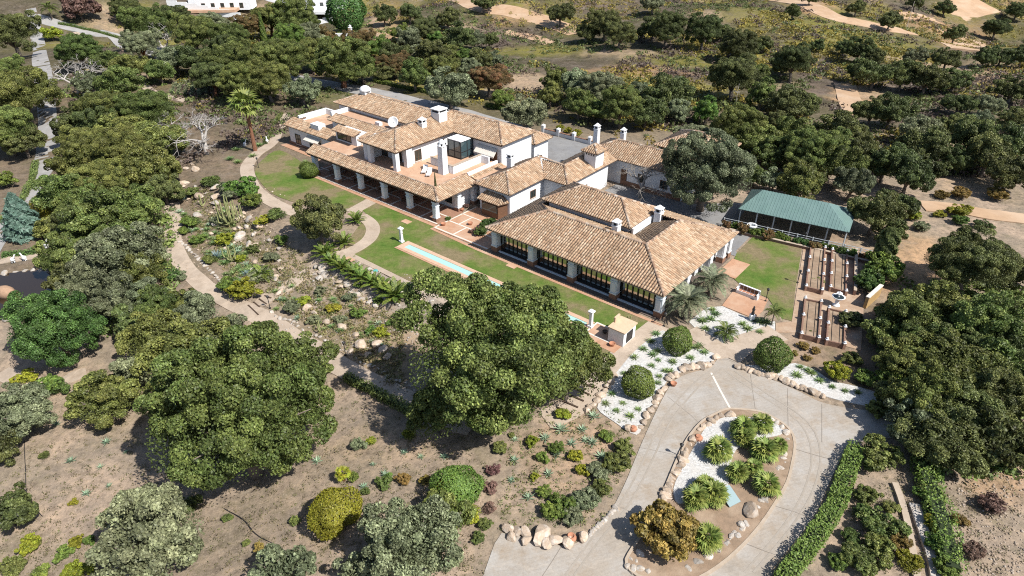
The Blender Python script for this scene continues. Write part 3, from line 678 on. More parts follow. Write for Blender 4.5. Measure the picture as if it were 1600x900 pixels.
# loggia under the front wing
for u, v in ((-11.55, 2.85), (-17.6, 2.85)): MB().cbox(u, v, ZT, ZE - .3, .75, .75).build('loggia_column', WHITE, MH)
MB().box(-11.95, -11.15, 4.7, 5.9, ZT, ZE - .32).build('wall', WHITE, MH)
MB().box(-19.4, -18.6, 2.9, 5.9, ZT, ZE - .32).build('wall', WHITE, MH)
for u in (-17.8, -14.4): window(MH, u, 5.9, ZT + .1, ZT + 2.2, 1.3, '-v', True)
window(MH, -11.7, 7.6, ZT + .35, ZT + 2.0, 1.3, '+u', True); window(MH, -11.7, 13.0, ZT + .2, ZT + 2.2, 1.0, '+u', True)
# glazed corner bay
gb = MB()
for (u, v) in ((-9.9, 12.7), (-7.1, 12.7), (-7.1, 14.2), (-7.1, 15.6), (-8.5, 12.7)): gb.cbox(u, v, ZT, 7.0, .13, .13)
for z in (ZT + .05, 5.2, 6.92): gb.box(-9.95, -7.05, 12.65, 12.77, z, z + .12); gb.box(-7.16, -7.04, 12.78, 15.6, z, z + .12)
gbo = gb.build('glazed_bay', FRAMEM, MH)
BAYG = glass_mat('bay_glass', (.045, .075, .085), .03)
for (u0, u1) in ((-9.83, -8.57), (-8.43, -7.17)):
    for z in ((ZT + .17, 5.2), (5.32, 6.92)): MB().box(u0, u1, 12.69, 12.73, *z).build('pane', BAYG, gbo)
for (v0, v1) in ((12.78, 14.13), (14.27, 15.53)):
    for z in ((ZT + .17, 5.2), (5.32, 6.92)): MB().box(-7.12, -7.08, v0, v1, *z).build('pane', BAYG, gbo)
MB().box(-10.0, -6.95, 12.6, 15.0, 7.04, 7.16).build('bay_roof', WHITE, gbo)
# striped awning over the right window
aw = MB(); aw.add([(-5.9, 15.6, 6.35), (-1.7, 15.6, 6.35), (-1.5, 14.2, 5.45), (-5.7, 14.2, 5.45), (-5.9, 15.6, 6.29), (-1.7, 15.6, 6.29), (-1.5, 14.2, 5.2), (-5.7, 14.2, 5.2)], [(3, 2, 1, 0), (4, 5, 6, 7), (2, 3, 7, 6), (1, 2, 6, 5), (3, 0, 4, 7)])
aw.build('awning', M('awning_canvas', (.62, .58, .52), (.55, .51, .45), 3, .9), MH)
MB().box(-5.3, -1.9, 15.6, 15.74, ZT + .05, ZT + 2.2).build('terrace_door', SHUT, MH)
# low planter walls on the terrace with tan coping
pw = MB().box(-5.6, -3.75, 7.4, 7.75, ZT, ZT + 1.25).box(-4.1, -3.75, 7.75, 13.9, ZT, ZT + 1.25).box(-9.5, -5.9, 8.2, 8.5, ZT, ZT + 1.2).box(-4.1, -2.2, 13.9, 14.2, ZT, ZT + 1.2).build('planter_wall', WHITE, MH)
MB().box(-5.65, -3.7, 7.35, 7.8, ZT + 1.253, ZT + 1.32).box(-4.15, -3.7, 7.81, 13.95, ZT + 1.253, ZT + 1.32).box(-9.5, -5.9, 8.15, 8.55, ZT + 1.203, ZT + 1.3).build('coping', KERB, pw)
# tall terrace chimney with domed top
tc2 = MB().cbox(-5.2, 6.7, ZT, 8.5, 1.15, 1.15, .08).build('chimney', WHITE, MH)
MB().lathe([(.62, 8.5), (.66, 8.62), (.55, 8.63), (.52, 9.0), (.42, 9.3), (.2, 9.5), (.02, 9.55)], 12, (-5.2, 6.7)).build('dome', WHITE, tc2, True)
for a in range(4): MB().cbox(-5.2 + .5 * math.cos(a * 1.571 - .785), 6.7 + .5 * math.sin(a * 1.571 - .785), 8.72, 8.98, .22, .22).build('vent', FRAMEM, tc2)
chimney(MH, -14.2, 11.3, 7.4, 9.2, 1.0, 'gable'); c = chimney(MH, -14.6, 15.6, 8.0, 9.9, 1.9, 'flat')
dm = MB().cbox(-35.7, 17.3, 8.3, 9.35, 1.5, 1.5).build('chimney', WHITE, MH)
MB().lathe([(1.05, 9.3), (1.1, 9.45), (.98, 9.75), (.7, 10.05), (.3, 10.22), (.03, 10.26)], 16, (-35.7, 17.3)).build('dome', WHITE, dm, True)
# flat roof with tiled strip and parapet before the rear range
wall(MH, -36.0, -20.0, 9.3, 13.6, 0, 6.25)
MB().box(-35.6, -20.0, 9.9, 13.5, 6.25, 6.45).build('flat_roof', TERRL, MH)
MB().box(-36.1, -35.7, 9.2, 13.4, 6.2, 7.15).build('parapet', WHITE, MH)
roof_slope(MH, [(-36.2, 8.4, 5.95), (-20.2, 8.4, 5.95), (-20.2, 10.1, 6.7), (-36.2, 10.1, 6.7)])
ridge(MH, (-36.2, 10.1, 6.7), (-20.2, 10.1, 6.7), .13)
MB().box(-25.8, -24.7, 10.9, 11.6, 6.45, 7.0).build('roof_unit', WHITE, MH)
# stair bay with big window
wall(MH, -30.6, -25.0, 5.9, 9.3, 0, 5.95)
roof_slope(MH, [(-30.9, 5.2, 6.0), (-24.8, 5.2, 6.0), (-24.8, 6.9, 6.45), (-30.9, 6.9, 6.45)])
window(MH, -28.3, 5.9, ZT + .4, 5.75, 3.6, '-v', False, 3)
window(MH, -25.0, 7.5, ZT + .4, 5.5, 1.2, '+u', True)
window(MH, -22.5, 9.3, ZT + .2, 5.5, 1.0, '-v', True)
wall(MH, -25.0, -19.4, 7.9, 9.3, ZT, 6.0); roof_slope(MH, [(-22.6, 4.6, 6.55), (-19.9, 4.6, 6.55), (-19.9, 6.6, 6.95), (-22.6, 6.6, 6.95)]); MB().box(-22.2, -19.5, 5.3, 7.9, ZT, 6.55).build('wall', WHITE, MH); window(MH, -20.9, 5.3, ZT + .3, 6.2, 1.8, '-v', True, 3)
# low left block
roof_slope(MH, [(-46.4, 5.6, 3.6), (-31.0, 5.6, 3.6), (-31.0, 7.9, 4.5), (-46.4, 7.9, 4.5)]); roof_slope(MH, [(-46.4, 9.4, 3.6), (-46.4, 5.6, 3.6), (-44.3, 7.9, 4.5), (-44.3, 9.4, 4.5)])
MB().box(-44.6, -31, 7.9, 14.4, 3.55, 3.95).build('terrace_floor', TERRL, MH)
MB().box(-44.9, -44.5, 8.0, 14.5, 3.55, 5.0).box(-44.5, -36.2, 14.1, 14.5, 3.55, 5.0).build('parapet', WHITE, MH)
MB().box(-39.2, -36.8, 6.7, 8.3, 4.0, 5.0).build('parapet_box', WHITE, MH)
for u in (-41.5, -40.3): MB().box(u, u + .9, 13.3, 13.7, 4.0, 4.7).build('air_conditioner', WHITE, MH)
window(MH, -43.0, 6.1, .4, 2.2, 1.5, '-v'); MB().box(-39.3, -35.9, 5.95, 6.1, .05, 2.2).build('terrace_door', FRAMEM, MH)
aw2 = MB(); aw2.add([(-39.6, 6.08, 2.9), (-35.6, 6.08, 2.9), (-35.6, 4.9, 2.35), (-39.6, 4.9, 2.35), (-39.6, 6.08, 2.84), (-35.6, 6.08, 2.84), (-35.6, 4.9, 2.15), (-39.6, 4.9, 2.15)], [(3, 2, 1, 0), (4, 5, 6, 7), (2, 3, 7, 6), (1, 2, 6, 5), (3, 0, 4, 7)])
aw2.build('awning', MATS['awning_canvas'], MH)
MB().box(-46.0, -30.4, 6.0, 6.1, -.3, .45).build('brick_skirting', BRICKM, MH)
# satellite dish and loungers and plants on the roof terrace are things of their own
def local_thing(name, label, cat, u, v, z, rz=0.0, group=None):
    x, y = uv(u, v); return tag(empty(name, (x, y, z), -AZ + rz), label, cat, group)
sd = local_thing('satellite_dish', 'white satellite dish on the flat roof of the villa', 'satellite dish', -22.0, 11.9, 6.47)
MB().tube([(0, 0, 0), (0, 0, .9)], .06, 8).cbox(0, 0, 0, .05, .6, .6).build('mast', FRAMEM, sd)
dish = MB().lathe([(.02, 0), (.4, .06), (.75, .2), (.95, .36), (.93, .39), (.73, .24), (.38, .1), (.02, .04)], 18).build('reflector', WHITE, sd, True)
dish.location = (0, 0, .95); dish.rotation_euler = (rad(60), 0, rad(25))
MB().tube([(0, 0, .05), (0, -.1, .85)], .03, 6).build('feed_arm', FRAMEM, dish)
for i, (u, v) in enumerate(((-7.9, 5.3), (-6.5, 4.9))):
    lo = local_thing('sun_lounger', 'white sun lounger on the roof terrace, ' + ('left' if i == 0 else 'right') + ' of the pair beside the chimney', 'sun lounger', u, v, ZT, rad(35), 'sun loungers on the terrace')
    MB().box(-.34, .34, -1.0, .45, .26, .36).build('seat', WHITE, lo)
    MB().add([(-.34, .45, .26), (.34, .45, .26), (.34, 1.05, .72), (-.34, 1.05, .72), (-.34, .45, .36), (.34, .45, .36), (.34, 1.0, .8), (-.34, 1.0, .8)], [(0, 3, 2, 1), (4, 5, 6, 7), (0, 1, 5, 4), (1, 2, 6, 5), (2, 3, 7, 6), (3, 0, 4, 7)]).build('backrest', WHITE, lo)
    for a in (-.28, .28):
        for b in (-.85, .4): MB().cbox(a, b, 0, .26, .06, .06).build('leg', WHITE, lo)

# ---------- link wing
LW = house_root('link_wing', 'low white wing with tiled hip roofs joining villa and glazed pavilion', 'house')
wall(LW, 1.7, 7.6, 7.4, 18, 0, 4.1); wall(LW, 7.6, 12.0, 15.5, 27, 0, 4.1)
A1, A2 = (4.65, 10.2, 5.85), (4.65, 18.2, 5.85)
roof_slope(LW, [(1.1, 6.7, 4.2), (8.2, 6.7, 4.2), A1]); roof_slope(LW, [(8.2, 6.7, 4.2), (8.2, 14.9, 4.2), (4.65, 18.2, 5.85), A1]); roof_slope(LW, [(1.1, 19, 4.2), (1.1, 6.7, 4.2), A1, (4.65, 19, 5.85)])
C1, C2 = (9.45, 18.2, 5.6), (9.45, 27.0, 5.6)
roof_slope(LW, [(8.2, 14.9, 4.2), (12.6, 14.9, 4.2), C1, (4.65, 18.2, 5.83)][:2] + [C1, (5.2, 18.2, 5.6)])
roof_slope(LW, [(12.6, 14.9, 4.2), (12.6, 28.7, 4.2), (9.45, 28.7, 5.6), C1]); roof_slope(LW, [(6.3, 28.7, 4.2), (6.3, 19.2, 4.2), (9.45, 18.4, 5.6), (9.45, 28.7, 5.6)])
for a, b in (((8.2, 6.7, 4.2), A1), ((1.1, 6.7, 4.2), A1), (A1, A2), ((12.6, 14.9, 4.2), C1), (C1, (9.45, 28.7, 5.6)), (A2, C1)): ridge(LW, a, b)
window(LW, 7.6, 12.9, 1.6, 2.7, 1.2, '+u', True); window(LW, 12.0, 20.5, .9, 2.2, 1.0, '+u', True)
chimney(LW, 2.6, 13.6, 4.6, 6.6, .85)
MB().box(2.0, 3.2, 7.2, 7.4, 0.1, 3.6).build('wall', WHITE, LW)
# bay with its own little tiled roof and timber front
bay = MB().add([(3.0, 7.38, .1), (3.4, 5.9, .1), (6.6, 5.9, .1), (7.2, 7.38, .1), (3.0, 7.38, 2.5), (3.4, 5.9, 2.5), (6.6, 5.9, 2.5), (7.2, 7.38, 2.5)], [(0, 1, 5, 4), (1, 2, 6, 5), (2, 3, 7, 6), (4, 5, 6, 7)]).build('bay_window', SHUT, LW)
MB().box(3.6, 6.4, 5.8, 5.9, 1.0, 2.2).build('pane', GLASS, bay)
roof_slope(LW, [(2.7, 5.6, 2.6), (6.9, 5.6, 2.6), (6.4, 7.38, 3.4), (3.0, 7.38, 3.4)]); roof_slope(LW, [(6.9, 5.6, 2.6), (7.5, 7.38, 2.6), (6.4, 7.38, 3.4)])
tw = MB().box(10.2, 12.3, 22.6, 24.9, 4.3, 6.9).build('tower', WHITE, LW)
for k in range(4): MB().box(10.45 + k * .45, 10.65 + k * .45, 22.56, 22.6, 6.35, 6.6).build('vent_slot', FRAMEM, tw)
hip_roof(LW, 9.8, 12.7, 22.2, 25.3, 6.95, 7.9, 'v', True, True)
# patio between portico and pavilion
PT = MB().box(.95, 11.4, -2.05, 7.3, -.2, .09).build('patio', TERRA); PT['kind'] = 'structure'
PT.location = (OX, OY, 0); PT.rotation_euler = (0, 0, -AZ)
for (a, b, c, d) in ((1.1, 11.3, -1.9, -1.65), (1.1, 11.3, 1.0, 1.25), (1.1, 11.3, 4.0, 4.2), (1.0, 1.22, -1.6, 7.2), (4.6, 4.85, -1.6, .98), (7.6, 7.85, 1.27, 3.98), (3.0, 3.2, 1.27, 3.98)):
    MB().box(a, b, c, d, .092, .097).build('paving_band', BANDW, PT)

# ---------- annex range
AN = house_root('annex_house', 'white annex with tiled roofs behind the bare tree', 'house')
wall(AN, 6.9, 24.2, 29.3, 36.0, 0, 4.1)
hip_roof(AN, 6.3, 24.8, 28.7, 36.6, 4.2, 5.95, 'u', True, True)
MB().box(13.2, 24.1, 29.2, 29.3, 0, .75).build('brick_skirting', BRICKM, AN)
window(AN, 17.0, 29.3, 1.3, 2.5, 1.2, '-v', True); window(AN, 21, 29.3, 1.3, 2.5, 1.2, '-v', True); MB().box(13.2, 14.3, 29.2, 29.3, .8, 2.6).build('door', SHUT, AN)
c = chimney(AN, 6.6, 31.5, 3.8, 7.4, .8); c = chimney(AN, 9.9, 34.6, 4.6, 6.6, .75)
wall(AN, 15.0, 25.0, 38.0, 46.5, 0, 4.6); hip_roof(AN, 14.4, 25.6, 37.4, 47.1, 4.7, 6.9, 'u', True, True)
GH = house_root('gate_house', 'small tiled roof half hidden behind the villa beside the road', 'house')
wall(GH, -7.4, -2.4, 26.0, 30.0, 0, 4.2); hip_roof(GH, -8.0, -1.8, 25.4, 30.6, 4.3, 5.7, 'u', True, True)
# courtyard wall with piers
CW = house_root('courtyard_wall', 'low white and brick wall with piers round the grey courtyard', 'wall')
MB().box(-12.5, 6.6, 41.6, 41.9, 0, .75).build('wall', WHITE, CW); MB().box(-12.5, 6.6, 41.55, 41.95, .753, .85).build('coping', BRICKM, CW)
for k in range(6): MB().cbox(-12.3 + k * 3.7, 41.75, 0, 1.45, .6, .6).cbox(-12.3 + k * 3.7, 41.75, 1.453, 1.7, .75, .75, .3).build('pier', WHITE, CW)
MB().cbox(-.2, 24.9, 0, 3.2, .7, .7).build('pier', WHITE, CW)

# ---------- pavilion
PV = house_root('pavilion', 'glazed pavilion with broad tiled roof, clerestory and brick-footed columns', 'pavilion')
E0, E1, F0, F1 = 11.5, 38.0, -2.35, 17.6; PZE, PZR = 3.6, 5.75
MB().box(11.9, 37.8, -2.1, 17.0, -.2, .10).build('floor', M('pavilion_floor', (.13, .10, .085), (.10, .08, .07), 2, .6), PV)
MB().box(13.0, 36.7, -1.5, -1.2, .103, .2).build('step', BLUEW, PV)
for u in (12.5, 18.7, 25.0, 31.2, 37.2): column(PV, u, -1.35, .1, 3.3, .85, .75)
for v in (4.8, 11, 15.2, 16.9): column(PV, 37.2, v, .1, 3.3, .85, .75, WHITE)
MB().box(12.0, 37.7, -1.65, -1.05, 3.3, 3.5).build('beam', WOOD, PV); MB().box(36.9, 37.5, -1.05, 17.3, 3.3, 3.5).build('beam', WOOD, PV)
wall(PV, 12.6, 36.3, 9.5, 16.4, .1, 3.55); wall(PV, 12.4, 12.8, -.8, 9.5, .1, 3.4)
MB().box(12.8, 36.2, -.85, -.65, .1, .35).box(12.8, 36.2, -.85, -.65, 3.1, 3.45).build('glazing_rail', FRAMEM, PV)
for k in range(33):
    u = 12.8 + 23.4 * k / 32; MB().cbox(u, -.75, .351, 3.099, .1 if k % 8 else .22, .14).build('mullion', FRAMEM, PV)
    if k < 32: MB().box(u + .12, u + .61, -.77, -.74, .36, 3.09).build('glass_panel', SOLAR, PV)
for k in range(10):
    v = -.6 + k * 1.0; MB().cbox(36.2, v, .1, 3.4, .1, .1).build('mullion', FRAMEM, PV)
    if k < 9: MB().box(36.19, 36.22, v + .06, v + .94, .2, 3.35).build('glass_panel', SOLAR, PV)
rl_, rr_ = (17.4, 3.4, PZR), (32.2, 3.4, PZR); rf = (32.2, 11.8, PZR)
pit = (PZR - PZE) / (3.4 - F0)
roof_slope(PV, [(E0, F0, PZE), (E1, F0, PZE), rr_, rl_])
roof_slope(PV, [(E1, F0, PZE), (E1, F1, PZE), rf, rr_])
vz = PZR - pit * 3.3
lz = lambda u: PZE + (u - E0) * (PZR - PZE) / (17.4 - E0)
ul = E0 + (vz - PZE) / ((PZR - PZE) / (17.4 - E0))
roof_slope(PV, [(E0, F1, PZE), (E0, F0, PZE), rl_, (ul, 6.7, vz), (ul, 8.5, vz), (17.4, 11.8, PZR)], .45)  # this and the next slopes carry painted shade in their tile colour
roof_slope(PV, [rl_, rr_, (28.9, 6.7, vz), (ul, 6.7, vz)], .35)
roof_slope(PV, [rr_, rf, (28.9, 12.2, vz), (28.9, 6.7, vz)], .6)
roof_slope(PV, [(E1, F1, PZE), (E0, F1, PZE), (17.4, 11.8, PZR), rf], .3)
for a, b in (((E0, F0, PZE), rl_), ((E1, F0, PZE), rr_), (rl_, rr_), (rr_, rf), ((E1, F1, PZE), rf), (rl_, (ul, 6.7, vz))): ridge(PV, a, b, .2)
MB().box(14.9, 27.6, 7.2, 13.4, 4.0, 5.35).build('clerestory_wall', WHITE, PV)
hip_roof(PV, 14.2, 28.2, 6.5, 14.1, 5.4, 7.15, 'u', True, True)
MB().box(28.25, 28.5, 6.8, 13.6, 4.35, 5.3).build('parapet', WHITE, PV)
chimney(PV, 26.9, 5.2, 4.6, 6.0, .85); chimney(PV, 29.2, 11.9, 4.4, 6.1, .9)
MB().box(E0 + .1, E1 - .1, F0 + .05, F0 + .13, PZE - .26, PZE - .142).build('gutter', KERB, PV); MB().box(E1 - .13, E1 - .05, F0 + .15, F1 - .1, PZE - .26, PZE - .142).build('gutter', KERB, PV)
tag(MB().box(38.2, 40.6, 12.2, 16.9, -.1, .11).build('step_terrace', TERRA, None, loc=(OX, OY, 0), rz=-AZ), kind='structure')

# ---------- pool channel
PO = house_root('pool_channel', 'long narrow water channel with terracotta coping across the lawn', 'pool')
pu0, pu1, pv0, pv1 = 2.2, 31.7, -8.75, -7.75
MB().box(pu0 - .9, pu1 + .6, pv1, pv1 + .6, 0, .13).box(pu0 - .9, pu1 + .6, pv0 - .6, pv0, 0, .13).box(pu0 - .9, pu0, pv0, pv1, 0, .13).box(pu1, pu1 + .6, pv0, pv1, 0, .13).build('coping', M('pale_coping', (.52, .36, .26), (.46, .30, .21), 2, .8), PO)
MB().box(pu0 - 1.0, pu1 + .7, pv0 - .9, pv0 - .603, 0, .10).build('edge_tile', TERRA, PO)
MB().box(pu0, pu1, pv0 + .001, pv1 - .001, .01, .062).build('basin', M('pool_lining', (.42, .60, .56), (.50, .66, .62), 1, .5), PO)
wm, wnt, wb, wo_ = _new('pool_water'); wb.inputs['Base Color'].default_value = (.33, .53, .49, 1); wb.inputs['Roughness'].default_value = .06; wb.inputs['Specular IOR Level'].default_value = .5
MB().add([(pu0, pv0, .09), (pu1, pv0, .09), (pu1, pv1, .09), (pu0, pv1, .09)], [(0, 1, 2, 3)]).build('water', wm, PO)
for i, (u, v, w_) in enumerate(((.75, -7.85, 'far left'), (32.4, -8.2, 'near right'))):
    t = local_thing('pool_post', 'white capped spout post at the ' + w_ + ' end of the water channel', 'post', u, v, .12 if i else .05)
    MB().cbox(0, 0, 0, 2.0, .38, .38, .03).cbox(0, 0, 0, .25, .55, .55).build('shaft', WHITE, t); MB().cbox(0, 0, 2.0, 2.16, .62, .62).cbox(0, 0, 2.16, 2.4, .5, .5, .2).build('cap', WHITE, t)
    MB().tube([(.19 - .38 * i, 0, 1.4), (.36 - .72 * i, 0, 1.35)], .04, 6).build('spout', FRAMEM, t)
MB().box(32.5, 37.0, -10.6, -6.9, 0, .09).build('tiled_square', TERRA, PO); MB().box(32.4, 35.6, -7.1, -6.88, .092, .1).box(32.4, 35.6, -9.4, -9.18, .092, .1).box(32.4, 32.62, -9.17, -7.11, .092, .1).build('paving_band', BANDW, PO)
bb = local_thing('barbecue', 'white rendered barbecue block with tan tiled slab by the channel end', 'barbecue', 36.2, -7.9, .1)
MB().box(-.95, .95, -1.2, 1.3, 0, 1.75).build('body', WHITE, bb); MB().box(-1.05, 1.1, -1.3, 1.4, 1.753, 1.86).build('slab', M('tan_slab', (.55, .42, .29), (.5, .37, .25), 2, .8), bb); MB().box(.951, .99, -.6, .7, .15, 1.45).build('door', FRAMEM, bb); MB().box(-1.0, -.8, -.2, .8, 1.87, 2.5).build('backsplash', MATS['tan_slab'], bb)
# ------------------------------------------------------------------ vegetation
vr = np.random.default_rng(11)
def unit(a): return a / np.maximum(np.linalg.norm(a, axis=-1, keepdims=True), 1e-9)
def leaf_quads(C, N, s, r, long=1.0):
    n = len(C); a = unit(np.cross(N, unit(r.normal(size=(n, 3))))); b = np.cross(N, a); s = s[:, None]
    V = np.stack([C - a * s * long, C + b * s * .62, C + a * s * long, C - b * s * .62], 1).reshape(-1, 3)
    return V, np.arange(n * 4).reshape(n, 4)
def crown_mesh(name, seed, n, leaf, prim, sub, pr, sr, hz=.66, zc=.74, inner=.28, ragged=.1, low=-.5):
    """foliage: big lobes carry clumps, clumps carry leaves; radius about 1"""
    r = np.random.default_rng(seed)
    L = []
    d = unit(r.normal(size=(prim * 4, 3))); d = d[d[:, 2] > low][:prim]
    pc = d * r.uniform(.40, .66, (len(d), 1)); prr = r.uniform(*pr, len(d))
    pc = np.concatenate([pc, [[0, 0, .1]]]); prr = np.append(prr, .5)
    sc = []; srr = []
    for _ in range(sub):
        k = r.integers(len(pc)); dd = unit(r.normal(size=3) + pc[k] * 1.3)
        sc.append(pc[k] + dd * prr[k] * r.uniform(.8, 1.02 + ragged)); srr.append(r.uniform(*sr))
    sc = np.array(sc); srr = np.array(srr)
    k = r.choice(len(sc), n, p=srr ** 2 / (srr ** 2).sum())
    dd = unit(r.normal(size=(n, 3)) + unit(sc[k]) * .75 + np.array([0, 0, .25]))
    C = sc[k] + dd * (srr[k] * r.uniform(.7, 1.06, n))[:, None]
    tint = (r.uniform(.62, 1.25, len(sc))[k] * r.uniform(.5, 1.5, n)); yel = np.clip(r.uniform(0, .75, len(sc))[k] + r.normal(0, .26, n), 0, 1)  # random leaf colour, spread wide to paint in bright highlights and dark gaps
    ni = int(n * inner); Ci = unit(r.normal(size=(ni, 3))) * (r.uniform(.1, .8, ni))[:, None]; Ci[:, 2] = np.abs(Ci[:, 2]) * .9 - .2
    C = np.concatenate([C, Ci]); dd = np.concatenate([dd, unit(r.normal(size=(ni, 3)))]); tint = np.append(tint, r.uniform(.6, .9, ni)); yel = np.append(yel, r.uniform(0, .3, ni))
    C[:, 2] = C[:, 2] * hz + zc
    N = unit(dd + r.normal(size=C.shape) * .8)
    V, F = leaf_quads(C, N, leaf * r.uniform(.7, 1.3, len(C)), r)
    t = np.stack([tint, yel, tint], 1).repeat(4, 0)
    return npmesh(name, V, F, t)
def trunk_mesh(name, seed, zc=.74, limbs=7, r0=.065, spread=.55, fork=.32, bare=0):
    r = random.Random(seed); mb = MB(); lean = (r.uniform(-.06, .06), r.uniform(-.06, .06))
    mb.tube([(0, 0, -.08), (lean[0] * .3, lean[1] * .3, fork * .5), (lean[0], lean[1], fork)], [r0 * 1.35, r0, r0 * .85], 8)
    for i in range(limbs):
        a = i * 2 * math.pi / limbs + r.uniform(-.3, .3); rr = r.uniform(.5, 1) * spread; z = zc + r.uniform(-.15, .25)
        p0 = Vector((lean[0], lean[1], fork * .92)); p3 = Vector((math.cos(a) * rr, math.sin(a) * rr, z))
        p1 = p0.lerp(p3, .35) + Vector((r.uniform(-.05, .05), r.uniform(-.05, .05), .06)); p2 = p0.lerp(p3, .7) + Vector((r.uniform(-.06, .06), r.uniform(-.06, .06), .04))
        mb.tube([p0, p1, p2, p3], [r0 * .6, r0 * .42, r0 * .28, r0 * .1], 5)
        for j in range(2 + bare):
            q = p1.lerp(p2, r.random()); e = q + Vector((r.uniform(-1, 1), r.uniform(-1, 1), r.uniform(.1, .8))) * (.25 + .16 * (bare > 0))
            mb.tube([q, q.lerp(e, .5) + Vector((0, 0, .03)), e], [r0 * .28, r0 * .18, r0 * .06], 4)
    return mb.mesh(name, True)
def dead_tree_mesh(name, seed):
    """bare tree: limbs forking again and again"""
    r = random.Random(seed); mb = MB()
    def grow(p, d, L, rad_, depth):
        q = p + d * L; mid = p.lerp(q, .5) + Vector((r.uniform(-1, 1), r.uniform(-1, 1), r.uniform(-.5, 1))) * L * .12
        mb.tube([p, mid, q], [rad_, rad_ * .82, rad_ * .62], 5 if depth < 3 else 3, cap=depth == 0)
        if depth >= 6: return
        for _ in range(3 if depth < 2 else 2 + (r.random() < .5)):
            nd = (d * .75 + Vector((r.uniform(-1, 1), r.uniform(-1, 1), r.uniform(-.45, .6))) * 1.0).normalized()
            grow(q, nd, L * r.uniform(.62, .85), rad_ * .6, depth + 1)
    grow(Vector((0, 0, -.05)), Vector((.05, 0, 1)), .26, .036, 0)
    return mb.mesh(name, True)
BARK = M('oak_bark', (.19, .16, .135), (.12, .095, .075), 5, .95, .6, 14)
CORK = M('stripped_cork_bark', (.22, .105, .06), (.16, .075, .045), 5, .95, .5, 14)
DEADW = M('bleached_dead_wood', (.40, .375, .35), (.30, .28, .26), 6, .9, .3, 14)
GREYW = M('grey_dead_wood', (.28, .25, .22), (.20, .18, .16), 6, .9, .3, 14)
L_OAK = LEAF('oak_leaf', (.105, .145, .038), (.215, .245, .068))
L_DARK = LEAF('holm_oak_leaf', (.08, .105, .036), (.155, .18, .056))
L_GREY = LEAF('olive_leaf', (0.154, 0.184, 0.098), (0.254, 0.280, 0.158))
L_CAROB = LEAF('carob_leaf', (.06, .12, .03), (.12, .20, .05))
L_BUSH = LEAF('shrub_leaf', (0.096, 0.166, 0.035), (0.193, 0.263, 0.052))
L_LIME = LEAF('lime_shrub_leaf', (.20, .24, .025), (.33, .33, .035))
L_RED = LEAF('reddish_shrub_leaf', (0.130, 0.111, 0.039), (0.247, 0.130, 0.058))
L_RUST = LEAF('rusty_shrub_leaf', (.22, .18, .045), (.33, .235, .065))
L_BLUE = LEAF('blue_conifer_leaf', (0.088, 0.158, 0.131), (0.149, 0.228, 0.193))
L_PURP = LEAF('purple_leaf', (0.175, 0.105, 0.088), (0.263, 0.158, 0.123))
L_PALM = LEAF('palm_frond', (0.070, 0.115, 0.025), (0.150, 0.190, 0.050), vv=.15)
L_BUTIA = LEAF('silver_palm_frond', (0.170, 0.200, 0.120), (0.270, 0.300, 0.190), vv=.12)
L_CYCAD = LEAF('cycad_frond', (0.079, 0.149, 0.032), (0.228, 0.298, 0.052), vv=.2)
L_FAN = LEAF('fan_palm_frond', (0.10, 0.155, 0.030), (0.25, 0.30, 0.075), vv=.15)
L_AGAVE = LEAF('agave_blade', (0.140, 0.210, 0.130), (0.240, 0.330, 0.220), vv=.2, trans=.05)
L_SUCC = LEAF('succulent_blade', (0.085, 0.150, 0.045), (0.180, 0.260, 0.090), vv=.25, trans=.05)
L_BLUEAG = LEAF('blue_agave_blade', (0.130, 0.200, 0.190), (0.220, 0.300, 0.290), vv=.15, trans=.05)
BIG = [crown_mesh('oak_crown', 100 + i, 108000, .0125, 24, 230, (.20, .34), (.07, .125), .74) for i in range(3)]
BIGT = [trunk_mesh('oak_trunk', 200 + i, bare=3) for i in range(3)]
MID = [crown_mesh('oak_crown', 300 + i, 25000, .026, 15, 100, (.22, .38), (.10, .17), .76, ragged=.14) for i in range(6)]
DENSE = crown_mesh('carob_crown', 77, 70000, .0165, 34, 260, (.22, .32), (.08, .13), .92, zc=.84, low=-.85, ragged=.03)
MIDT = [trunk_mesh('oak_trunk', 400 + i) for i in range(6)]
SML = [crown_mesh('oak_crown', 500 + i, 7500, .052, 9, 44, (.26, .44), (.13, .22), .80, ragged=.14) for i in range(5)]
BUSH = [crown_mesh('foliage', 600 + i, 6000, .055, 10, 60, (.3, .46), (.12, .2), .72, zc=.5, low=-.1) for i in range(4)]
def ball_mesh(name, seed, n, leaf):
    r = np.random.default_rng(seed); d = unit(r.normal(size=(n, 3))); bumps = unit(r.normal(size=(40, 3))); k = (d @ bumps.T).max(1); R = (.86 + 1.1 * (k - .93) + r.normal(0, .03, n)) * (1 + .09 * np.sin(d[:, 0] * 3 + seed) + .07 * np.cos(d[:, 1] * 4 - seed))
    C = d * R[:, None]; C[:, 2] = C[:, 2] * .92 + .80; C[:, 2] = np.maximum(C[:, 2], .02); t = np.clip(.75 + 2.2 * (k - .88), .6, 1.3) * r.uniform(.75, 1.2, n); V, F = leaf_quads(C, unit(d + r.normal(size=(n, 3)) * .5), leaf * r.uniform(.7, 1.3, n), r)
    return npmesh(name, V, F, np.stack([t, r.uniform(0, .8, n), t], 1).repeat(4, 0))
BALL = [ball_mesh('foliage', 640 + i, 9000, .042) for i in range(2)]
BUSHT = [trunk_mesh('stem', 700 + i, zc=.5, limbs=5, r0=.05, fork=.15) for i in range(2)]
DEADM = [dead_tree_mesh('branches', 40 + i) for i in range(3)]
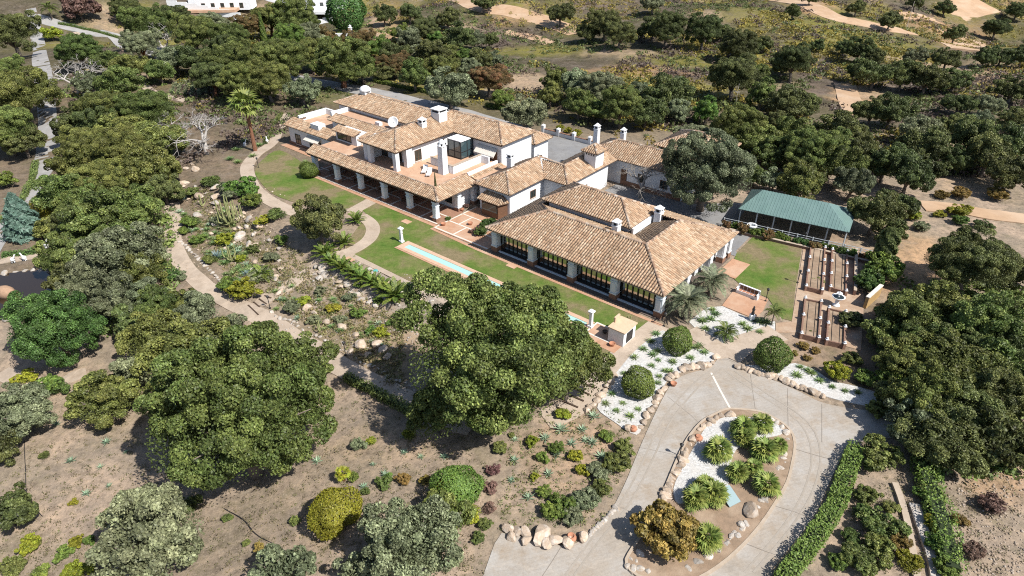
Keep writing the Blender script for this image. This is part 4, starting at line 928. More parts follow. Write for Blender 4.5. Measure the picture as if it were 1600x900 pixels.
def conifer_mesh(name, seed, n, leaf, wid, taper=True):
    r = np.random.default_rng(seed); z = r.uniform(.02, 1, n) ** .9; a = r.uniform(0, 2 * np.pi, n)
    R = wid * ((1 - z) ** .75 if taper else np.sqrt(np.clip(1 - (2 * z - 1) ** 4, 0, 1))) * (1 + .18 * np.sin(a * 5 + z * 23)) * r.uniform(.7, 1.05, n) + .01
    C = np.stack([R * np.cos(a), R * np.sin(a), z], 1); N = unit(np.stack([np.cos(a), np.sin(a), np.full(n, .4)], 1) + r.normal(size=(n, 3)) * .5)
    V, F = leaf_quads(C, N, leaf * r.uniform(.7, 1.3, n), r, 1.3)
    t = r.uniform(.65, 1.25, n); return npmesh(name, V, F, np.stack([t, r.uniform(0, .8, n), t], 1).repeat(4, 0))
CYP = conifer_mesh('foliage', 5, 5000, .02, .11); CON = conifer_mesh('foliage', 6, 7000, .035, .42); COLM = conifer_mesh('foliage', 7, 9000, .028, .2, False)
PLACED = []
def tree(px, py, wpx, kind='oak', label=None, cat='tree', group=None, flat=1.0, trunkm=None, hk=.76, name='oak_tree', rmax=None):
    wpx = wpx * 1.06
    """a tree whose crown centre is seen at (px, py) and whose crown is wpx photograph pixels wide"""
    r = 4.0
    for _ in range(6):
        x, y, z = P(px, py, hk * r * flat); r = wpx / 2 * PXM(x, y, z + hk * r)
        if rmax: r = min(r, rmax)
    rz = random.uniform(0, 6.28); s = (r * random.uniform(.9, 1.1), r * random.uniform(.9, 1.1), r * flat * random.uniform(.88, 1.18))
    e = empty(name, (x, y, z), rz, s)
    if r > 5.6: i = random.randrange(3); cm, tm = BIG[i], BIGT[i]
    elif r > 2.9: i = random.randrange(6); cm, tm = MID[i], MIDT[i]
    else: i = random.randrange(5); cm, tm = SML[i], MIDT[i]
    if name == 'carob_tree': cm = DENSE
    mat = {'oak': L_OAK, 'dark': L_DARK, 'grey': L_GREY, 'carob': L_CAROB, 'bush': L_BUSH, 'lime': L_LIME, 'red': L_RED, 'rust': L_RUST, 'purple': L_PURP}[kind]
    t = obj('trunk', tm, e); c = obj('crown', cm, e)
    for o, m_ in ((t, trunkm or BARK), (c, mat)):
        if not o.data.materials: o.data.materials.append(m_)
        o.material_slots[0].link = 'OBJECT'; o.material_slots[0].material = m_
    reg(e, label or ('oak tree'), cat, group); PLACED.append((x, y, r))
    return e
def shrub(px, py, wpx, kind='bush', label='green shrub', group=None, mesh=None, name='shrub', flat=1.0, cat='shrub'):
    r = 1.0
    for _ in range(5):
        x, y, z = P(px, py, (.8 if mesh else .5) * r * flat); r = wpx / 2 * PXM(x, y, z + .5 * r) * (1.1 if mesh is None else 1.12)
    e = empty(name, (x, y, z), random.uniform(0, 6.28), (r, r * random.uniform(.9, 1.1), r * flat))
    mat = {'oak': L_OAK, 'dark': L_DARK, 'grey': L_GREY, 'carob': L_CAROB, 'bush': L_BUSH, 'lime': L_LIME, 'red': L_RED, 'rust': L_RUST, 'blue': L_BLUE, 'purple': L_PURP}[kind]
    me = mesh or random.choice(BUSH)
    for n_, mm, m_ in (('stem', BUSHT[0], BARK), ('foliage', me, mat)):
        o = obj(n_, mm, e)
        if not mm.materials: mm.materials.append(m_)
        o.material_slots[0].link = 'OBJECT'; o.material_slots[0].material = m_
    reg(e, label, cat, group); return e
def bare_tree(px, py, hpx, i, label, mat=DEADW, rz=0.0):
    """px, py = foot of the tree"""
    x, y, z = P(px, py); s = hpx * PXM(x, y, z) / 1.0
    e = empty('dead_tree', (x, y, z), rz, (s * 1.25, s * 1.25, s * .92))
    o = obj('branches', DEADM[i], e)
    if not DEADM[i].materials: DEADM[i].materials.append(mat)
    o.material_slots[0].link = 'OBJECT'; o.material_slots[0].material = mat
    return tag(e, label, 'dead tree')
G1 = 'oaks of the estate'
# the large near trees
tree(772, 562, 300, 'oak', 'huge spreading oak in the middle, hiding part of the water channel', group=G1)
tree(885, 580, 140, 'oak', 'oak crown leaning over the lawn just right of the huge middle oak', group=G1)
tree(690, 640, 130, 'oak', 'lower left shoulder oak tucked against the huge middle oak', group=G1)
tree(372, 648, 335, 'oak', 'huge broad oak on the bare earth slope, lower left', group=G1)
tree(300, 560, 150, 'oak', 'oak joined to the upper left side of the huge lower left oak', group=G1)
tree(455, 570, 130, 'oak', 'oak overhanging the lower path beside its hedge', group=G1)
tree(497, 345, 92, 'dark', 'rounded garden tree shading the path below the portico lawn', group=G1)
tree(88, 517, 142, 'carob', 'dense bright green carob tree beside the pond', cat='tree', name='carob_tree', flat=1.0)
tree(198, 398, 118, 'grey', 'grey-green tree with bare twigs left of the curving garden path', group=G1)
tree(1105, 262, 165, 'grey', 'big grey-green tree rising before the annex roof', group=G1, flat=1.1)
tree(1062, 245, 70, 'grey', 'smaller grey-green tree beside the annex, left of the big one', group=G1)
tree(235, 848, 190, 'grey', 'pale olive tree at the bottom edge, left', name='olive_tree', group='olive trees at the bottom edge')
tree(650, 852, 160, 'grey', 'pale olive tree at the bottom edge beside the parking pad', name='olive_tree', group='olive trees at the bottom edge')
tree(698, 806, 85, 'oak', 'dark twiggy tree behind the bottom edge olive', group=G1)
tree(430, 893, 110, 'grey', 'small olive tree cut by the bottom edge', name='olive_tree', group='olive trees at the bottom edge')
tree(565, 890, 90, 'grey', 'low olive tree at the bottom edge, right of a gap', name='olive_tree', group='olive trees at the bottom edge')
for px, py, w, k in [(248, 535, 110, 'oak'), (165, 622, 110, 'oak'), (303, 498, 95, 'grey'), (20, 640, 115, 'grey'), (8, 800, 80, 'dark'), (205, 590, 70, 'grey'), (345, 520, 90, 'grey'), (0, 700, 60, 'dark'), (180, 470, 95, 'grey'), (225, 462, 80, 'grey')]:
    tree(px, py, w, k, 'oak of the lower left slope', group=G1)
for px, py, w, k in [(100, 300, 105, 'oak'), (165, 282, 105, 'oak'), (228, 268, 95, 'oak'), (145, 350, 115, 'oak'), (212, 328, 95, 'oak'), (255, 298, 60, 'dark'), (158, 412, 100, 'grey'), (100, 400, 90, 'oak'), (110, 355, 70, 'dark'), (195, 230, 110, 'oak'), (138, 232, 95, 'oak'), (240, 215, 90, 'oak'), (165, 170, 105, 'oak'), (225, 172, 100, 'oak'), (120, 195, 70, 'dark'), (190, 130, 70, 'oak')]:
    tree(px, py, w, k, 'oak in the wood between the left road and the cactus garden', group=G1)
for px, py, w, k in [(15, 47, 95, 'dark'), (30, 150, 120, 'oak'), (8, 205, 100, 'oak'), (35, 220, 70, 'dark'), (0, 110, 80, 'oak')]:
    tree(px, py, w, k, 'oak left of the left road', group=G1)
for px, py, w, k in [(124, 78, 80, 'carob'), (229, 30, 85, 'oak'), (195, 14, 60, 'dark'), (220, 68, 70, 'grey'), (303, 52, 85, 'oak'), (358, 90, 105, 'oak'), (402, 100, 95, 'oak'), (440, 92, 95, 'oak'), (330, 120, 75, 'dark'), (380, 128, 85, 'oak'), (420, 130, 80, 'oak'), (460, 27, 90, 'oak'), (420, 30, 70, 'oak'), (532, 92, 110, 'oak'), (490, 85, 70, 'oak'), (310, 95, 60, 'dark'), (275, 92, 60, 'grey'), (360, 60, 70, 'oak')]:
    tree(px, py, w, k, 'oak in the wood up from the villa towards the white houses', group=G1, trunkm=CORK if (px + py) % 3 == 0 else None)
tree(472, 142, 58, 'grey', 'silvery olive tree at the villa\'s left rear corner', name='olive_tree')
for px, py, w, k in [(648, 118, 62, 'oak'), (703, 140, 76, 'grey'), (717, 63, 55, 'dark'), (664, 50, 55, 'dark'), (675, 82, 60, 'dark'), (640, 20, 40, 'dark'), (600, 24, 40, 'dark'), (783, 152, 42, 'bush'), (620, 84, 55, 'dark'), (748, 95, 45, 'dark'), (700, 30, 45, 'dark'), (690, 105, 60, 'oak'), (740, 62, 40, 'grey'), (655, 85, 45, 'grey')]:
    tree(px, py, w, k, 'tree on the slope behind the villa road', group=G1)
tree(822, 178, 78, 'grey', 'loose grey-green tree overhanging the courtyard', group=G1)
for px, py, w, k in [(615, 98, 66, 'red'), (764, 125, 74, 'red'), (560, 66, 60, 'red'), (385, 42, 60, 'red'), (735, 132, 40, 'red'), (500, 57, 50, 'red')]:
    tree(px, py, w, k, 'reddish flowering tree by the villa road', name='flowering_tree', group='reddish trees by the villa road', flat=.9)
for px, py, w, k in [(876, 22, 46, 'dark'), (918, 52, 38, 'dark'), (945, 40, 60, 'dark'), (968, 52, 60, 'dark'), (1020, 45, 50, 'dark'), (1042, 47, 66, 'dark'), (1100, 52, 66, 'dark'), (1128, 50, 40, 'dark'), (1152, 72, 66, 'dark'), (1194, 69, 30, 'dark'), (1171, 76, 40, 'dark'), (1224, 96, 54, 'dark'), (755, 4, 36, 'dark'), (1020, 5, 40, 'grey')]:
    tree(px, py, w, k, 'dark oak standing in the fern scrub behind the estate', group='oaks in the scrub')
for px, py, w, k in [(1147, 124, 88, 'dark'), (1224, 152, 56, 'dark'), (1042, 149, 78, 'dark'), (938, 140, 85, 'grey'), (905, 135, 70, 'grey'), (869, 127, 56, 'oak'), (971, 168, 84, 'oak'), (905, 165, 60, 'oak'), (1103, 176, 52, 'bush'), (1152, 200, 95, 'oak'), (1010, 175, 70, 'dark'), (1185, 218, 78, 'oak'), (1060, 130, 40, 'grey'), (1080, 205, 50, 'grey'), (1215, 190, 45, 'dark'), (940, 170, 60, 'oak'), (860, 150, 46, 'oak')]:
    tree(px, py, w, k, 'oak behind the courtyard and annex', group='oaks behind the annex')
for px, py, w, k in [(1240, 19, 30, 'dark'), (1339, 11, 34, 'dark'), (1266, -2, 25, 'dark'), (1391, 30, 42, 'dark'), (1477, 14, 30, 'dark'), (1493, 52, 36, 'dark'), (1557, 44, 42, 'dark'), (1540, 91, 38, 'dark'), (1566, 86, 46, 'dark'), (1598, 90, 40, 'dark'), (1342, 80, 50, 'dark'), (1320, 74, 34, 'dark'), (1278, 70, 26, 'dark'), (1365, 92, 40, 'dark'), (1480, 92, 44, 'dark'), (1430, 88, 36, 'grey'), (1590, 15, 40, 'dark'), (1430, 6, 26, 'dark')]:
    tree(px, py, w, k, 'small dark oak on the far right hillside', group='oaks on the far hillside')
for px, py, w, k in [(1240, 99, 72, 'dark'), (1232, 160, 78, 'dark'), (1260, 170, 50, 'dark'), (1367, 116, 60, 'dark'), (1345, 112, 44, 'dark'), (1412, 118, 60, 'dark'), (1450, 122, 66, 'dark'), (1490, 124, 55, 'dark'), (1584, 138, 64, 'dark'), (1394, 174, 70, 'dark'), (1360, 178, 56, 'dark'), (1314, 204, 78, 'dark'), (1435, 205, 66, 'grey'), (1449, 232, 86, 'dark'), (1518, 222, 84, 'dark'), (1573, 228, 78, 'dark'), (1480, 200, 56, 'dark'), (1530, 190, 50, 'grey'), (1590, 185, 50, 'dark')]:
    tree(px, py, w, k, 'dark oak in the wood on the right hillside', group='oaks on the right hillside')
for px, py, w, k in [(1276, 238, 115, 'oak'), (1250, 285, 80, 'oak'), (1312, 262, 85, 'oak'), (1215, 240, 70, 'oak'), (1235, 212, 70, 'oak')]:
    tree(px, py, w, k, 'light green oak rising behind the green shed', group='oaks behind the shed')
for px, py, w, k in [(1385, 255, 80, 'dark'), (1420, 275, 80, 'dark'), (1367, 335, 90, 'dark'), (1402, 318, 56, 'dark'), (1390, 365, 50, 'dark'), (1543, 247, 80, 'dark'), (1578, 272, 80, 'dark'), (1345, 225, 60, 'dark')]:
    tree(px, py, w, k, 'dark oak right of the green shed', group='oaks behind the shed')
tree(1518, 408, 150, 'dark', 'broad dark oak on bare earth at the right edge', group=G1); tree(1592, 425, 70, 'dark', 'dark oak cut by the right edge above the dense wood', group=G1)
for px, py, w, k in [(1425, 492, 110, 'oak'), (1480, 480, 110, 'oak'), (1540, 505, 120, 'oak'), (1410, 565, 90, 'oak'), (1470, 565, 120, 'oak'), (1526, 572, 100, 'oak'), (1588, 540, 90, 'dark'), (1446, 622, 115, 'oak'), (1505, 640, 120, 'dark'), (1565, 620, 110, 'dark'), (1595, 680, 90, 'dark'), (1470, 692, 120, 'dark'), (1540, 690, 90, 'dark'), (1385, 520, 60, 'oak'), (1420, 660, 80, 'grey')]:
    tree(px, py, w, k, 'oak in the dense wood right of the drive', group='oaks right of the drive')
bare_tree(322, 242, 108, 0, 'bleached bare dead tree above the cactus garden'); bare_tree(286, 236, 80, 2, 'smaller bleached dead tree left of the big bare one'); bare_tree(126, 150, 84, 1, 'bleached dead tree beside the left road'); bare_tree(258, 88, 66, 2, 'grey twiggy dead tree near the upper road')
bare_tree(1000, 310, 88, 0, 'bare grey tree casting branch shadows before the annex wall', GREYW)
for px, py, w in [(120, 255, 80), (185, 385, 80), (230, 395, 70), (85, 350, 50), (130, 320, 80), (190, 200, 80), (215, 425, 80), (130, 450, 70), (240, 480, 80), (210, 512, 70), (280, 470, 56), (140, 130, 50), (205, 105, 60), (250, 112, 50), (170, 98, 50), (150, 200, 70), (110, 430, 60)]: tree(px, py, w, random.choice(['oak', 'oak', 'dark', 'grey']), 'oak filling the wood between the left road and the gardens', group=G1)
for px, py, w in [(270, 22, 55), (330, 40, 60), (345, 78, 55), (480, 60, 55), (450, 62, 60), (565, 108, 55), (592, 78, 45), (600, 112, 40), (660, 108, 45), (735, 108, 40), (700, 82, 45), (640, 62, 45), (625, 50, 40), (680, 60, 40), (730, 85, 36), (770, 90, 30), (765, 65, 30)]: tree(px, py, w, random.choice(['oak', 'dark', 'bush', 'grey']), 'tree filling the wood above the villa road', group=G1)
for px, py, w in [(1330, 290, 65), (1340, 245, 65), (1300, 225, 65), (1420, 238, 55), (1490, 252, 55), (1455, 262, 50), (1190, 150, 55), (1185, 112, 46), (1000, 142, 50), (1500, 160, 50), (1550, 165, 46), (1180, 272, 55), (1210, 282, 50), (1060, 175, 46)]: tree(px, py, w, random.choice(['oak', 'dark', 'dark', 'grey']), 'oak filling the wood above the green shed', group='oaks behind the shed')
for px, py, w in [(1440, 532, 85), (1500, 530, 85), (1560, 570, 80), (1400, 615, 60), (1520, 608, 75), (1465, 655, 80), (1590, 600, 75), (1575, 480, 60), (1395, 545, 50)]: tree(px, py, w, random.choice(['oak', 'dark']), 'oak filling the dense wood right of the drive', group='oaks right of the drive')
# ---- shrubs
for px, py, w, l in [(483, 266, 27, 'clipped round bush at the portico corner'), (1060, 531, 46, 'clipped round bush on white gravel near the pavilion corner'), (999, 599, 50, 'clipped round bush on white gravel beside the drive'), (1207, 552, 54, 'large rounded bush right of the drive gate')]:
    shrub(px, py, w, 'bush', l, 'clipped round bushes', random.choice(BALL), flat=1.0)
for px, py, w, k, l in [(521, 800, 78, 'lime', 'bright yellow-green round shrub on the bare slope'), (716, 760, 74, 'bush', 'rounded green shrub left of the retaining wall'), (700, 765, 46, 'lime', 'yellow-green shrub against the rounded green one'), (735, 800, 40, 'lime', 'yellow shrub at the olive\'s right side'), (1046, 832, 108, 'rust', 'large rusty ochre shrub at the island tip'), (1375, 712, 66, 'oak', 'grey-green bush at the head of the drive hedge'), (1310, 582, 42, 'lime', 'lime green citrus shrub right of the gravel bed'), (1400, 600, 50, 'bush', 'green shrub in shade at the gravel bed end'), (75, 323, 40, 'lime', 'lime yellow shrub beside the left road'), (7, 283, 36, 'bush', 'dark round bush left of the left road'), (80, 54, 30, 'lime', 'yellow shrub at the road junction'), (539, 18, 60, 'carob', 'vivid green mound shrub near the white houses'), (124, 14, 56, 'purple', 'purple-brown tree by the upper road'), (1420, 880, 40, 'lime', 'golden shrub along the rill at the bottom right'), (1375, 820, 60, 'oak', 'loose shrub between hedge and rill, upper'), (1345, 870, 60, 'oak', 'loose shrub between hedge and rill, lower'), (380, 295, 44, 'bush', 'rounded green shrub beside the curved path'), (395, 315, 34, 'bush', 'small green shrub under the curved path'), (1378, 420, 60, 'bush', 'leafy shrub by the raised beds'), (1355, 440, 46, 'carob', 'vivid shrub at the garden path end'), (700, 342, 10, 'bush', 'potted shrub on the patio'), (765, 352, 28, 'carob', 'leafy shrub at the pavilion\'s left corner'), (752, 362, 22, 'carob', 'green shrub beside the patio steps'), (810, 318, 24, 'carob', 'leafy shrub against the link wing wall'), (1395, 495, 60, 'oak', 'olive shrub beside the ochre gate wall'), (1450, 770, 40, 'oak', 'columnar shrub beyond the rill')]:
    shrub(px, py, w, k, l, mesh=random.choice(BALL) if (px, py) in ((521, 800), (716, 760), (75, 323), (539, 18)) else None, flat=.85 if py > 700 else 1.0)
for px, py, w in [(268, 430, 30), (280, 432, 22), (245, 300, 30), (330, 285, 30), (300, 300, 24), (360, 298, 40), (345, 345, 26), (300, 345, 30), (310, 375, 26), (290, 360, 20), (350, 375, 30), (410, 345, 24), (435, 335, 30), (330, 405, 24), (380, 455, 52), (355, 445, 36), (410, 430, 40), (425, 400, 26), (440, 375, 22), (395, 390, 22), (375, 405, 20)]:
    shrub(px, py, w, random.choice(['bush', 'oak', 'grey', 'carob', 'lime']), 'low shrub in the cactus garden', 'shrubs of the cactus garden', flat=.8)
for px, py, w in [(470, 470, 26), (500, 455, 22), (455, 480, 30), (520, 480, 26), (545, 465, 20), (560, 490, 24), (595, 520, 26), (580, 515, 16), (530, 500, 18), (490, 500, 22), (610, 505, 14), (620, 470, 14), (560, 445, 14), (590, 470, 18)]:
    shrub(px, py, w, random.choice(['bush', 'oak', 'lime', 'grey']), 'small shrub on the rocky bank garden', 'shrubs of the rocky bank', flat=.8)
for px, py, w, k in [(70, 712, 16, 'oak'), (210, 785, 40, 'bush'), (228, 775, 32, 'carob'), (255, 772, 22, 'bush'), (170, 800, 18, 'bush'), (115, 785, 14, 'lime'), (48, 850, 36, 'lime'), (100, 865, 26, 'bush'), (118, 848, 24, 'lime'), (140, 845, 18, 'bush'), (295, 790, 36, 'oak'), (20, 885, 40, 'oak'), (120, 893, 40, 'lime'), (60, 895, 30, 'bush'), (460, 815, 20, 'oak'), (600, 755, 26, 'oak'), (605, 745, 16, 'bush'), (553, 745, 18, 'bush'), (570, 768, 16, 'oak'), (640, 680, 22, 'lime'), (560, 695, 26, 'grey'), (580, 690, 18, 'lime'), (630, 748, 24, 'rust'), (665, 752, 20, 'rust'), (355, 808, 18, 'oak'), (385, 848, 14, 'oak'), (405, 855, 18, 'rust'), (80, 600, 40, 'bush'), (170, 595, 22, 'lime'), (90, 605, 34, 'carob'), (40, 590, 30, 'lime')]:
    shrub(px, py, w, k, 'scattered shrub on the bare lower slope', 'shrubs of the lower slope', flat=.85)
for px, py, w, k in [(965, 722, 44, 'oak'), (975, 700, 34, 'oak'), (950, 680, 26, 'bush'), (940, 735, 40, 'grey'), (915, 780, 46, 'grey'), (935, 765, 36, 'oak'), (880, 790, 40, 'bush'), (860, 800, 36, 'bush'), (895, 805, 36, 'grey'), (850, 770, 26, 'bush'), (830, 690, 24, 'lime'), (848, 715, 22, 'bush'), (870, 700, 26, 'bush'), (900, 712, 26, 'lime'), (910, 735, 22, 'lime'), (835, 745, 16, 'lime'), (800, 680, 12, 'oak'), (880, 645, 26, 'lime'), (765, 762, 24, 'purple'), (763, 795, 22, 'purple'), (757, 820, 24, 'oak'), (772, 735, 24, 'purple'), (748, 840, 22, 'oak'), (780, 700, 26, 'oak'), (765, 665, 40, 'oak')]:
    shrub(px, py, w, k, 'shrub on the earth bed beside the drive', 'shrubs of the drive bed', flat=.8)
for px, py, w, k in [(1345, 800, 30, 'carob'), (1352, 775, 40, 'oak'), (1335, 840, 34, 'carob'), (1390, 790, 30, 'oak'), (1310, 880, 34, 'bush'), (1375, 860, 50, 'oak'), (1405, 845, 36, 'rust'), (1456, 740, 34, 'bush'), (1452, 775, 36, 'bush'), (1460, 820, 34, 'lime'), (1470, 850, 44, 'bush'), (1480, 890, 44, 'bush'), (1550, 790, 40, 'purple'), (1520, 860, 34, 'purple'), (1500, 810, 26, 'rust')]:
    shrub(px, py, w, k, 'shrub by the rill at lower right', 'shrubs by the rill', flat=.85)
for px, py, w, k in [(1500, 330, 32, 'lime'), (1428, 338, 26, 'lime'), (1468, 335, 18, 'lime'), (1440, 355, 26, 'grey'), (1500, 345, 26, 'bush'), (1535, 352, 26, 'dark'), (1560, 305, 34, 'rust'), (1500, 302, 30, 'rust'), (1470, 305, 24, 'rust'), (1330, 500, 40, 'dark'), (1255, 540, 18, 'rust'), (1275, 548, 16, 'rust'), (1240, 552, 12, 'rust'), (1262, 560, 14, 'rust'), (1330, 560, 30, 'oak'), (1350, 590, 34, 'bush'), (1370, 640, 36, 'oak')]:
    shrub(px, py, w, k, 'shrub in the right-hand garden', 'shrubs of the right-hand garden', flat=.8)
for px, py, w, k in [(875, 200, 14, 'lime'), (888, 204, 14, 'lime'), (902, 208, 16, 'lime')]:
    shrub(px, py, w, k, 'round shrub behind the courtyard wall', 'shrubs of the courtyard wall')
# ---- conifers
def conifer(px, py, hpx, mesh, mat, label, name='cypress', rk=1.0):
    x, y, z = P(px, py); h = hpx * PXM(x, y, z) / .88; e = empty(name, (x, y, z), random.uniform(0, 6), (h * rk, h * rk, h))
    o = obj('foliage', mesh, e, mat); MT = MB().tube([(0, 0, -.05), (0, 0, .9)], [.02, .005], 6).mesh('trunk'); obj('trunk', MT, e, BARK)
    if not mesh.materials: mesh.materials.append(mat)
    o.material_slots[0].link = 'OBJECT'; o.material_slots[0].material = mat
    return tag(e, label, 'conifer')
conifer(414, 68, 40, CYP, L_BUSH, 'slender pale green cypress in the wood above the villa')
conifer(44, 368, 62, CON, L_BLUE, 'blue-green conifer beside the left road', 'blue_conifer')
conifer(1374, 420, 62, COLM, L_DARK, 'dark columnar cypress at the end of the raised beds', rk=.9)
# ---- hedges: leafy box-shaped runs
def hedge(pts, w, h, label, mat, dens=80, leaf=.095):
    line = smooth_line([P(*p)[:2] for p in pts], 6); seg = []
    r = np.random.default_rng(int(pts[0][0])); Ls = [math.hypot(b[0] - a[0], b[1] - a[1]) for a, b in zip(line, line[1:])]; tot = sum(Ls); n = int(tot * dens * (w + 2 * h))
    k = r.choice(len(Ls), n, p=np.array(Ls) / tot); t = r.random(n); A = np.array(line); a = A[k]; b = A[k + 1]; q = a + (b - a) * t[:, None]; dv = unit(b - a); nv = np.stack([-dv[:, 1], dv[:, 0]], 1)
    per = r.uniform(0, w + 2 * h, n); off = np.where(per < h, -w / 2, np.where(per < h + w, per - h - w / 2, w / 2)); z = np.where(per < h, per, np.where(per < h + w, h, per - h - w))
    bump = 1 + .16 * np.sin(q[:, 0] * 2.1) * np.sin(q[:, 1] * 1.7); off = off * bump + r.normal(0, .07, n); z = z * bump + r.normal(0, .06, n)
    X = q + nv * off[:, None]; Z = hgt(X[:, 0], X[:, 1]) + np.maximum(z, .02); C = np.column_stack([X, Z])
    N = unit(np.column_stack([nv * np.sign(off)[:, None] * (z < h * .9)[:, None], np.where(z > h * .85, 1.0, .3)]) + r.normal(size=(n, 3)) * .6)
    V, F = leaf_quads(C, N, leaf * r.uniform(.7, 1.3, n), r); ti = r.uniform(.7, 1.25, n)
    o0 = np.array([line[0][0], line[0][1], H1(*line[0])]); me = npmesh('foliage', V - o0, F, np.stack([ti, r.uniform(0, .9, n), ti], 1).repeat(4, 0))
    e = empty('hedge', tuple(o0)); obj('foliage', me, e, mat)
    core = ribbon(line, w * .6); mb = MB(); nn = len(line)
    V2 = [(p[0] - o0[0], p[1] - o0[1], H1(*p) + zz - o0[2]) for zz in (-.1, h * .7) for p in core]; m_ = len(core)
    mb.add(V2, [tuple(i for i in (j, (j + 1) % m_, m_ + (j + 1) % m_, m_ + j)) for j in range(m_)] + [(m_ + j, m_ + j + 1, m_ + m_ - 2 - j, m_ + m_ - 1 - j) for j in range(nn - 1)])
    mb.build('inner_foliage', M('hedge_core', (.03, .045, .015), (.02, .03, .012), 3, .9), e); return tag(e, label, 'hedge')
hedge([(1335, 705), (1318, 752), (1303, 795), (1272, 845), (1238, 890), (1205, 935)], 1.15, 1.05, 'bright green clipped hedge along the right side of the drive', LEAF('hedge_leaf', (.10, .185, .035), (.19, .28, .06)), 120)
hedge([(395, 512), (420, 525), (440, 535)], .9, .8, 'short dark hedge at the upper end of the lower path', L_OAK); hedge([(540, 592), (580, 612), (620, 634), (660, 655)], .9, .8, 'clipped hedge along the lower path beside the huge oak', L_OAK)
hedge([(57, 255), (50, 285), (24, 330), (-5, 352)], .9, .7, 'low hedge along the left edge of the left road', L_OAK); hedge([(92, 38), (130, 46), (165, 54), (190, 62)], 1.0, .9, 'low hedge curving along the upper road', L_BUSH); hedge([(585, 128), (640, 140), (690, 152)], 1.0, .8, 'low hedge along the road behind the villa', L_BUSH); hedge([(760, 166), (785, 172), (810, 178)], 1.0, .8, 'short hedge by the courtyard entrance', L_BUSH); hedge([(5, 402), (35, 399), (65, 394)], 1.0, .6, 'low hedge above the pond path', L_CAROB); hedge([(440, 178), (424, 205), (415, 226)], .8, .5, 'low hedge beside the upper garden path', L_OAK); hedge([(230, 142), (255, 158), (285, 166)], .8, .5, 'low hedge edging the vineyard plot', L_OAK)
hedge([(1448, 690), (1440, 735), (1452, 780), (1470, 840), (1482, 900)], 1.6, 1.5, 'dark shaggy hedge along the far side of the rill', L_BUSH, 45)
# ---- palms, cycads, agaves
def frond_mesh(name, seed, n=18, wid=.2, droop=.55, stiff=.5):
    """feather frond along +x, length 1: arched rib with leaflets"""
    r = random.Random(seed); V = []; F = []; T = []
    def rib(t): return Vector((t * (1 - .12 * t), 0, stiff * t - droop * t * t))
    for i in range(10):
        a, b = rib(i / 10), rib((i + 1) / 10); k = len(V); w = .014 * (1 - i / 11); V += [a + Vector((0, w, 0)), a - Vector((0, w, 0)), b - Vector((0, w * .9, 0)), b + Vector((0, w * .9, 0))]; F.append((k, k + 1, k + 2, k + 3)); T += [(.9, .9, .9)] * 4
    for i in range(n):
        t = .14 + .86 * i / (n - 1); p = rib(t); L = wid * (math.sin(math.pi * min(1, .18 + t * .8)) ** .7) * r.uniform(.85, 1.1)
        for s in (-1, 1):
            k = len(V); tip = p + Vector((L * .62, s * L * .85, L * .1 - L * .25 * r.random())); w = .020
            m = p.lerp(tip, .5) + Vector((0, 0, .02)); V += [p, m + Vector((w, -s * w * .5, 0)), tip, m - Vector((w, -s * w * .5, 0))]; F.append((k, k + 1, k + 2, k + 3)); c = r.uniform(.75, 1.2); T += [(c, r.uniform(0, .9), c)] * 4
    return npmesh(name, [tuple(v) for v in V], F, np.array(T))
def fan_mesh(name, seed, seg=13):
    r = random.Random(seed); V = [(0, 0, 0), (.5, .012, .18), (.5, -.012, .18)]; F = [(0, 1, 2, 0)][:0]; T = [(.9, .9, .9)] * 3
    V += [(.0, .012, 0)]; T += [(.9, .9, .9)]; F.append((0, 2, 1, 3))
    for i in range(seg):
        a = -1.9 + 3.8 * i / (seg - 1); L = .5 * r.uniform(.88, 1.05); k = len(V); c = Vector((.5, 0, .18)); tip = c + Vector((math.cos(a) * L, math.sin(a) * L, .04 - .22 * r.random())); m = c + Vector((math.cos(a) * L * .55, math.sin(a) * L * .55, .05)); w = .05; n_ = Vector((-math.sin(a), math.cos(a), 0)) * w
        V += [tuple(c), tuple(m + n_), tuple(tip), tuple(m - n_)]; F.append((k, k + 1, k + 2, k + 3)); cc = r.uniform(.75, 1.2); T += [(cc, r.uniform(0, 1), cc)] * 4
    return npmesh(name, V, F, np.array(T))
FR_A = [frond_mesh('frond', 1 + i, 20, .26, .75, .62) for i in range(2)]; FR_C = [frond_mesh('frond', 11 + i, 22, .17, .42, .55) for i in range(2)]; FANS = [fan_mesh('fan_leaf', 3 + i) for i in range(2)]
def setm(o, m_):
    if not o.data.materials: o.data.materials.append(m_)
    o.material_slots[0].link = 'OBJECT'; o.material_slots[0].material = m_; return o
